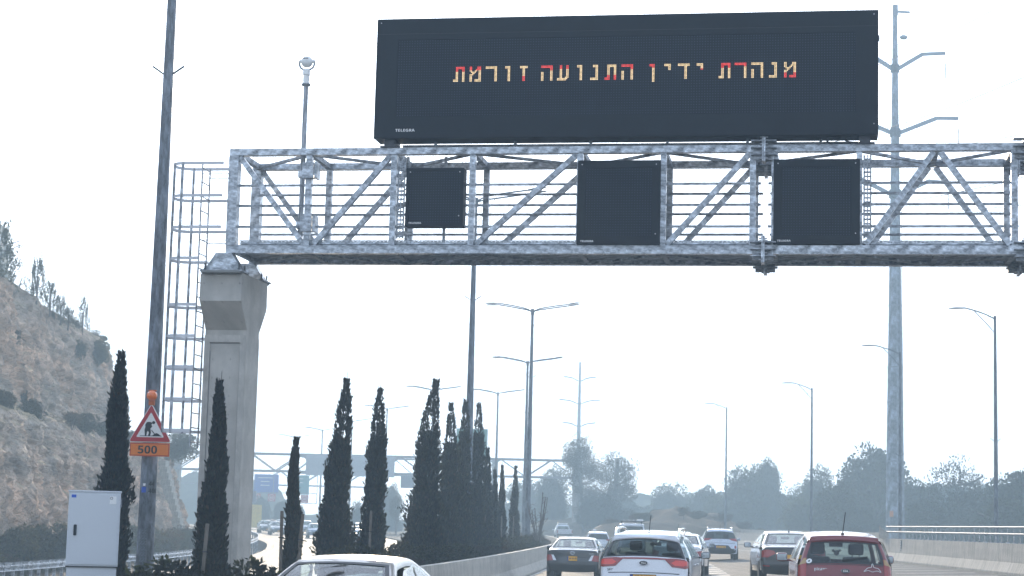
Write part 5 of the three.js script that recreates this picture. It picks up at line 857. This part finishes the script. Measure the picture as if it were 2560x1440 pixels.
cypress(-1.6, 69, -0.15, 6.2, 0.68, 'cypress left of the lamp post in the dense clump', { pow: 2.4, n: 6000, airy: 0.35 });
cypress(-1.2, 75.5, -0.12, 6.5, 0.7, 'tallest cypress of the clump, right of the lamp post', { pow: 2.5, n: 6000, airy: 0.35 });
cypress(-0.86, 80, -0.1, 4.85, 0.62, 'medium cypress at the right edge of the clump', { pow: 1.8, n: 5000, airy: 0.3 });
cypress(-0.55, 84, -0.1, 4.0, 0.5, 'lower cypress tucked behind the clump edge', { pow: 1.3, n: 4000, airy: 0.3 });
cypress(-0.22, 88, -0.1, 4.35, 0.42, 'small narrow cypress, second from the right end of the row', { pow: 1.35, n: 4000, airy: 0.5 });
cypress(0.42, 97, -0.1, 4.62, 0.58, 'small cypress at the right end of the row', { pow: 1.3, n: 4200, airy: 0.5 });
cypress(-29.1, 112, 6.4, 10.2, 0.8, 'lone dark cypress growing on the ledge of the rock cutting', { pow: 1.6, n: 2500, spr: 1.8, airy: 0 });

function stake(x, d, y0, y1, lx, ly, label) { const o = thing('wooden_stake', label, 'stake', [x, y0, -d]); part('post', bar([0, 0, 0], [lx, y1 - y0, ly], 0.062, 0.062), M.wood, o); part('tie', [rod([lx * 0.75 - 0.03, (y1 - y0) * 0.75, ly * 0.75 + 0.04], [lx * 0.75 + 0.12, (y1 - y0) * 0.75 - 0.03, ly * 0.75 - 0.12], 0.012, 5), at(new THREE.TorusGeometry(0.05, 0.012, 5, 12), lx * 0.75, (y1 - y0) * 0.75, ly * 0.75, Math.PI / 2)], M.rubber, o); }
stake(-5.42, 33.8, -0.5, 1.47, 0.1, 0, 'grey wooden stake leaning in front of the pillar cypress');
stake(-4.68, 39.7, -0.45, 1.75, -0.02, 0, 'upright grey stake left of the short thin cypress');
stake(-4.42, 39.9, -0.45, 1.7, 0.14, 0, 'grey stake leaning right of the short thin cypress');
stake(-3.56, 49.6, -0.3, 1.85, 0.02, 0, 'pale stake in front of the wavy cypress');
stake(-2.38, 59, -0.2, 1.55, 0.08, 0, 'stake leaning between the widest cypress and its neighbour');
stake(-1.05, 77, -0.15, 1.95, 0.2, 0, 'stake leaning against the clump edge');
stake(-0.62, 83, -0.15, 1.95, 0.06, 0, 'thin stake left of the small narrow cypress');
stake(-0.2, 87.5, -0.15, 1.95, 0.0, 0, 'upright stake in front of the small narrow cypress');
stake(0.36, 96.4, -0.15, 2.0, 0.02, 0, 'upright stake before the last small cypress');
stake(1.55, 103, -0.15, 2.0, 0.4, 0, 'bare dark stake leaning beside the leafless shrub');

// generic leaf clouds, shared between copies
function cloudGeo(n, col, leaf, clumps, flat = 0.75, thin = 0.5, grav = 0) { // unit crown, radius 1, base at y = -1*flat
  const L = new Leaves(), C = []; for (let k = 0; k < clumps; k++) { const q = rdir().multiplyScalar(Math.cbrt(rr(0.15, 1)) * 0.72); C.push([q, rr(0.2, 0.42)]); }
  for (let i = 0; i < n; i++) { const [c, r] = C[(rnd() * clumps) | 0], q = rdir(), p = c.clone().addScaledVector(q, r * Math.cbrt(rr(0.35, 1))); const dir = q.clone().add(rdir().multiplyScalar(0.9)).add(V(0, grav, 0)).normalize(), s = leaf * rr(0.6, 1.3); p.y *= flat; L.add(p, dir, sideOf(dir), s, s * thin, vary(col, 0.4)); }
  return L.geo();
}
const crownBroad = [0, 1, 2, 3].map(() => cloudGeo(17000, [0.15, 0.185, 0.09], 0.072, 70, 1, 0.6));
const crownAiry = [0, 1].map(() => cloudGeo(6500, [0.14, 0.15, 0.085], 0.08, 44, 1, 0.35));
const bushG = [0, 1, 2].map(() => cloudGeo(6000, [0.14, 0.15, 0.07], 0.11, 34, 0.8, 0.5));
const crownPine = [0, 1, 2].map(() => { // feathery upright young pine: needle sprays along rising twigs, wide at the foot
  const L = new Leaves(); for (let k = 0; k < 90; k++) { const t = Math.pow(rnd(), 1.3), a = rr(0, 6.283), R = (1 - t) * rr(0.45, 1.05) + 0.06, o = V(Math.cos(a) * R, -1 + 1.75 * t + rr(-0.1, 0.1), Math.sin(a) * R), tw = V(Math.cos(a) * 0.35, 1, Math.sin(a) * 0.35).normalize(), len = rr(0.25, 0.55); for (let j = 0; j < 34; j++) { const q = o.clone().multiply(V(rr(0.75, 1.05), 1, rr(0.75, 1.05))).addScaledVector(tw, len * rnd()), dir = tw.clone().add(rdir().multiplyScalar(0.75)).normalize(); L.add(q, dir, sideOf(dir), rr(0.07, 0.15), 0.032, vary([0.1, 0.125, 0.06], 0.35)); } } return L.geo(); });
const dryG = [0, 1].map(() => cloudGeo(2600, [0.16, 0.125, 0.075], 0.13, 24, 0.7, 0.3, 0.4));
const bigLeafG = [0, 1].map(() => cloudGeo(2600, [0.05, 0.07, 0.026], 0.17, 30, 0.75, 0.55));
const RG = 'trees behind the right parapet';
function tree(name, label, x, d, yb, yt, w, geo, group, o = {}) {
  if (group === RG && d < 260) { const f = 1.25; x *= f; d *= f; yt = 1.6 + (yt - 1.6) * f; w *= f; if (o.second) o.second = o.second.map((q) => q.map((v) => v * f)); }
  const t = thing(name, label, 'tree', [x, yb, -d], 0, group), h = yt - yb, cb = o.crownFrom ?? 0.08, ch = h * (1 - cb) / 2, cy = h * cb + ch, lean = o.lean ?? 0;
  const tr = w * (o.tr ?? 0.028) + 0.05, limbs = [new THREE.TubeGeometry(new THREE.CatmullRomCurve3([V(0, -0.3, 0), V(lean * 0.3, h * 0.3, 0), V(lean * 0.7, h * (o.crownFrom > 0.2 ? 0.6 : 0.42), 0.1), V(lean, h * (o.crownFrom > 0.2 ? 0.88 : 0.6), 0)]), 12, tr, 7)];
  part('trunk', limbs, M.bark, t);
  for (let k = 0; k < (o.limbs ?? 5); k++) { const a = rr(0, 6.28), y = h * rr(Math.max(0.25, cb), 0.75), L = w * rr(0.25, 0.42), s = V(lean * y / h, y, 0), e = s.clone().add(V(Math.cos(a) * L, L * rr(0.2, 0.7), Math.sin(a) * L)); part('limb', new THREE.TubeGeometry(new THREE.CatmullRomCurve3([s, s.clone().lerp(e, 0.5).add(V(0, -0.06 * L, 0)), e]), 8, tr * 0.4, 5), M.bark, t); }
  const c = part('crown', geo, M.leaf, t, [lean * 0.8, cy, 0]); c.scale.set(w / 2, ch, w / 2 * rr(0.8, 1)); c.rotation.y = rr(0, 6.28);
  if (o.second) for (const [dx, dy, sw, sh] of o.second) { const q = part('crown', geo, M.leaf, t, [dx, dy, rr(-1, 1)]); q.scale.set(sw, sh, sw); q.rotation.y = rr(0, 6.28); }
  return t;
}
let gi = 0; const nb = () => crownBroad[gi++ % 4];
tree('broad_tree', 'biggest dark tree behind the steel pylon', 34.0, 176, GROUND, 10.1, 7.6, nb(), RG, { second: [[-1.5, 4.2, 3.4, 3.6], [2.2, 3.6, 3.2, 3.4]] });
tree('broad_tree', 'tree at the right of the steel pylon, lower than the big one', 37.4, 171, GROUND, 6.9, 5, nb(), RG, { second: [[-1.2, 2.6, 2.4, 2.4]] });
tree('broad_tree', 'round tree left of the steel pylon, behind the red hatchback', 28.6, 163, GROUND, 5.7, 6.2, nb(), RG, { second: [[1.6, 2.4, 2.2, 2.2]] });
tree('broad_tree', 'wide round hazy tree in the middle of the right-hand wood', 27.2, 216, GROUND, 9.1, 7.4, nb(), RG, { second: [[-2, 3.5, 3.2, 3]] });
tree('broad_tree', 'high crown at the right shoulder of the wide hazy tree', 30.4, 224, GROUND, 10.3, 6.2, nb(), RG, { second: [[1.2, 4, 3, 3.4]] });
tree('broad_tree', 'hazy tree left of the wide one, above the mound', 25.0, 238, GROUND, 7.4, 5.4, nb(), RG);
tree('broad_tree', 'hazy tree between the second and third lamp posts', 33.2, 201, GROUND, 8.6, 4.6, nb(), RG, { second: [[-1.2, 3, 2.3, 2.8]] });
tree('broad_tree', 'low hazy tree filling the gap right of the third lamp post', 29.3, 186, GROUND, 5.2, 5.8, nb(), RG);
tree('broad_tree', 'tree with an open crown left of the last lamp post', 36.2, 151, GROUND, 7.7, 6.2, crownAiry[0], RG, { second: [[1.2, 3.0, 3.0, 3.4], [-1.2, 2.2, 2.2, 2.4]], limbs: 8 });
tree('broad_tree', 'leafy tree at the right edge of the picture', 38.4, 141, GROUND, 6.9, 6, nb(), RG, { second: [[-1.4, 2.6, 2.6, 2.6]] });
tree('broad_tree', 'low dark tree between the pylon and the open-crowned tree', 33.6, 152, GROUND, 4.7, 5, nb(), RG, { second: [[1.5, 2.0, 2.2, 2]] });
tree('broad_tree', 'low green tree in front of the right edge tree', 34.6, 131, GROUND, 4.3, 5.2, nb(), RG);
tree('broad_tree', 'faint blue round tree behind the mound', 27.7, 322, GROUND, 9.4, 9, nb(), RG, { second: [[-4, 3.4, 3.6, 3.2]] });
tree('broad_tree', 'faint blue tree behind the white van', 20.5, 325, GROUND, 6.6, 7, nb(), RG);
tree('broad_tree', 'faint tree filling the skyline between mound and wide tree', 34, 318, GROUND, 8, 10, nb(), RG);
tree('broad_tree', 'faint tree behind the third lamp post', 47, 300, GROUND, 9, 11, nb(), RG);
tree('broad_tree', 'faint tree behind the low round tree', 54, 285, GROUND, 8.5, 11, nb(), RG);
tree('broad_tree', 'faint tree far behind the open-crowned tree', 66, 280, GROUND, 9, 13, nb(), RG);
const PG = 'tall thin pines beyond the bend';
tree('pine_tree', 'taller thin pine with a bare leaning trunk beside the far pylon', 10.4, 255, 0.6, 13.9, 6.2, crownAiry[0], PG, { crownFrom: 0.42, lean: -0.8, tr: 0.03, limbs: 9, second: [[0.4, 5.6, 2.2, 1.3], [-1.2, 10.2, 2.4, 2.2], [1.0, 8.2, 2.6, 1.6]] });
tree('pine_tree', 'spreading pine right of the taller one', 14.6, 262, 0.6, 12.2, 7.4, crownAiry[1], PG, { crownFrom: 0.3, lean: 0.7, tr: 0.03, limbs: 10, second: [[-1.6, 4.6, 3, 2.2], [1.6, 5.6, 2.6, 1.6]] });
tree('pine_tree', 'dense low pine under the tall thin ones', 12.3, 252, 0.2, 6.2, 7, nb(), PG, { second: [[3.5, 2, 3, 2]] });
tree('pine_tree', 'dense hazy pine left of the far gantry column', 7.2, 285, 0.2, 10.4, 6, nb(), PG);
tree('broad_tree', 'pale blue wood edge left of the far pylon', 4.2, 335, GROUND, 9.6, 12, nb(), PG, { second: [[-5, 3.2, 4, 3.4]] });
const LG = 'hazy small trees along the opposite carriageway';
tree('conifer_tree', 'pale pointed conifer right of the wavy cypress', -18.2, 296, GROUND, 7.6, 4, nb(), LG, { second: [[0, 2, 2.6, 2.4]] });
tree('young_tree', 'thin young tree in front of the pale conifer', -13.9, 240, -0.3, 5.2, 2.6, crownAiry[1], LG, { crownFrom: 0.3, limbs: 6 });
const sm = [[-24.5, 275, 3.6, 2.6, 'left of the leaning cypress foot'], [-27.5, 290, 4.1, 2.2, 'beside the silver oncoming utility car'], [-22.2, 282, 4.6, 2.4, 'just right of the leaning cypress'], [-20.3, 288, 3.9, 1.6, 'left of the wavy cypress'], [-37.5, 318, 4.8, 4, 'under the teal sign'], [-42, 322, 5.2, 4.6, 'under the blue sign'], [-46.5, 328, 4.6, 4.4, 'next to the pillar under the faint gantry'], [-33.4, 305, 4.2, 2.6, 'right of the red displays']];
for (const [x, d, y, w, l] of sm) tree('young_tree', 'small hazy tree ' + l, x, d, GROUND, y, w, nb(), LG);
// trees and bushes on the cutting
const CG = 'pines on top of the cutting';
[['feathery pine on top of the cutting at the left edge', -31.2, 113, 14.9, 19.2, 3.4], ['young pine on the cutting edge, second from the left', -30.0, 118, 14.6, 17.6, 1.9], ['bushy low pine right of the second one', -30.0, 121.5, 14.5, 16.4, 1.7], ['small bushy pine on the falling edge of the cutting', -30.1, 125, 14.3, 16.0, 1.7], ['spreading low pine beside the falling edge', -30.4, 128.5, 14.3, 15.6, 1.5], ['little sparse sapling alone on the cutting top', -30.9, 135, 14.5, 17.0, 1.3]].forEach(([l, x, d, y0, y1, w], k) => tree('pine_tree', l, x, d, y0, y1, w, crownPine[k % 3], CG, { crownFrom: 0, tr: 0.006, limbs: 3 }));
const ord = (n) => n + (['th', 'st', 'nd', 'rd'][n % 10 < 4 && (n < 11 || n > 13) ? n % 10 : 0]);
const shr = (x, y, d, w, h, label, group, g, m = M.leaf, cat = 'shrub') => { const o = thing('shrub', label, cat, [x, y, -d], rr(0, 6), group); const c = part('foliage', g, m, o, [0, h * 0.42, 0]); c.scale.set(w / 2, h / 1.6, w / 2); part('stem', [rod([0, -0.25, 0], [w * 0.08, h * 0.5, 0], 0.03, 5), rod([0, -0.1, 0], [-w * 0.12, h * 0.45, w * 0.1], 0.022, 5)], M.bark, o); return o; };
for (let k = 0; k < 16; k++) { const d = 82 + k * 4.6 + rr(-1.5, 1.5); shr(-26.3 - 0.018 * (d - 80) + rr(-0.7, 0.5), 6.6, d, rr(1.3, 2.6), rr(0.9, 1.7), (k % 4 === 3 ? 'dry' : 'green') + ' scrub bush on the cutting ledge, ' + ord(k + 1) + ' from the near end', 'scrub bushes on the ledge', k % 4 === 3 ? dryG[k % 2] : bushG[k % 3]); }
for (let k = 0; k < 24; k++) { const d = 66 + k * 4.1 + rr(-1.5, 1.5), w = rr(2, 3.6); shr(-21.4 - 0.035 * Math.max(0, d - 85) + rr(-1.2, 0.5), -1.25, d, w, rr(1.3, 2.8), (k % 5 === 4 ? 'dry' : 'green') + ' bush at the foot of the cutting, ' + ord(k + 1) + ' from the near end', 'bushes at the foot of the cutting', k % 5 === 4 ? dryG[k % 2] : bushG[k % 3]); }
for (let k = 0; k < 9; k++) { const d = 108 + k * 5 + rr(-1, 1); shr(-30.6 - 0.01 * d + rr(-0.3, 0.3), 15.0, d, rr(1, 1.8), rr(0.5, 0.9), 'low scrub on the top edge of the cutting, ' + ord(k + 1) + ' from the left', 'scrub along the top edge', k % 2 ? dryG[0] : bushG[k % 3]); }
shr(-27.2, 6.2, 156, 3.4, 2.6, 'round bush at the far end of the ledge beside the ladder', undefined, bushG[0]);
for (const [y, d, wh] of [[12.6, 104, 'leftmost'], [11.2, 112, 'second from the left'], [9.5, 120, 'lowest'], [12.4, 131, 'fourth from the left'], [13.0, 138, 'rightmost']]) shr(-29.9 - 0.01 * (d - 100), y - 0.4, d, rr(1.2, 2), rr(1.4, 2.4), 'small bush clinging to the upper rock face, ' + wh, 'bushes on the upper rock face', bushG[(d | 0) % 3]);
// hedge shrubs on the median
for (let k = 0; k < 26; k++) { const d = 43 + k * 2.5 + rr(-0.5, 0.5), x = laneX(d) - 3.15 - rr(0, 1.1); shr(x, medianY(x, d), d, rr(1.1, 1.7), rr(0.85, 1.25), (k % 3 === 2 ? 'brown' : 'green') + ' low shrub behind the median barrier, ' + ord(k + 1) + ' from the near end', 'hedge shrubs on the median', k % 3 === 2 ? dryG[k % 2] : bushG[k % 3], M.bush); }
for (let k = 0; k < 9; k++) { const d = 108 + k * 7, x = laneX(d) - 3.4 - rr(0, 1.6); shr(x, medianY(x, d) , d, rr(1.6, 2.4), rr(0.8, 1.2), 'dry pale shrub on the hazy end of the median, ' + ord(k + 1) + ' from the near side', 'dry shrubs at the end of the median', dryG[k % 2]); }
[[-5.95, 33.2, 1.6, 1.0, 'glossy bush at the foot of the pillar cypress'], [-5.3, 32.6, 1.2, 0.82, 'glossy bush filling the bottom edge under the pillar'], [-4.4, 33.4, 1.25, 1.02, 'glossy bush right of the concrete pillar'], [-6.5, 34.2, 0.9, 0.85, 'glossy bush between lamp post and pillar'], [-3.85, 33.6, 0.7, 0.75, 'glossy bush beside the silver saloon']].forEach(([x, d, w, h, l], k) => shr(x, medianY(x, d), d, w, h, l, undefined, bigLeafG[k % 2], M.leafDark));
shr(-8.0, medianY(-8, 34.3), 34.3, 0.4, 0.95, 'sprig of dark leaves under the utility cabinet', undefined, bigLeafG[0], M.leafDark);
for (let k = 0; k < 12; k++) { const a = k / 12 * 6.28, x = 18.5 + Math.cos(a) * rr(2, 9), d = 202 + Math.sin(a) * 5; shr(x, GROUND + 4.0 * Math.max(0, 1 - ((x - 18.5) / 12) ** 2), d, rr(1.6, 2.8), rr(0.9, 1.6), (k % 2 ? 'dry' : 'green') + ' scrub on the earth mound, ' + ord(k + 1) + ' going round from its right', 'scrub on the mound', k % 2 ? dryG[k % 2] : bushG[k % 3]); }
for (let k = 0; k < 7; k++) shr(wallX(170 + k * 6) + 2 + rr(0, 2), -0.6, 168 + k * 6, rr(2, 3), rr(2, 2.8), 'yellow-green brush behind the far parapet, ' + ord(k + 1) + ' from the near end', 'brush behind the parapet', bushG[k % 3]);
{ // leafless shrub beside the lamp posts
  const o = thing('leafless_shrub', 'leafless many-stemmed shrub at the foot of the lamp posts', 'shrub', [1.75, -0.1, -102]);
  for (let k = 0; k < 11; k++) { const a = rr(0, 6.28), l = rr(0.25, 0.75), h = rr(1.8, 3.5), top = V(Math.cos(a) * l, h, Math.sin(a) * l); const s = part('branch', new THREE.TubeGeometry(new THREE.CatmullRomCurve3([V(Math.cos(a) * 0.1, 0, Math.sin(a) * 0.1), V(Math.cos(a) * l * 0.35, h * 0.45, Math.sin(a) * l * 0.35), V(Math.cos(a) * l * 0.9, h * 0.85, Math.sin(a) * l * 0.9), top]), 10, 0.024, 5), M.bark, o);
    for (let j = 0; j < 7; j++) { const t = rr(0.3, 0.95), q = V(Math.cos(a) * l * t, h * t * 0.98, Math.sin(a) * l * t), e = q.clone().add(V(rr(-0.35, 0.35), rr(0.15, 0.5), rr(-0.3, 0.3))); part('twig', new THREE.TubeGeometry(new THREE.CatmullRomCurve3([q, q.clone().lerp(e, 0.5).add(V(rr(-0.08, 0.08), 0.05, 0)), e.add(V(0, -rr(0, 0.25), 0))]), 5, 0.011, 4), M.bark, s); } }
}
{ // dry grass on the median, verges and mound
  const L = new Leaves(), N = 9000;
  for (let i = 0; i < N; i++) { const d = rr(40, 230); let x, y; if (rnd() < 0.6) { x = lerp(oppX(d) + oppW(d) + 0.4, laneX(d) - 2.7, rnd()); y = medianY(x, d); } else { x = -17.5 - Math.max(0, d - 90) * 0.07 - rr(1, 5); y = GROUND; } const dir = V(rr(-0.4, 0.4), 1, rr(-0.4, 0.4)).normalize(); L.add(V(x, y - 0.03, -d), dir, sideOf(dir), rr(0.15, 0.5), rr(0.03, 0.06), vary([0.2, 0.16, 0.085], 0.4)); }
  tag(part('dry_grass', L.geo(), M.leaf), 'dry grass tufts on the median and verge', 'grass', null, 'stuff');
}
renderer.render(scene, camera);
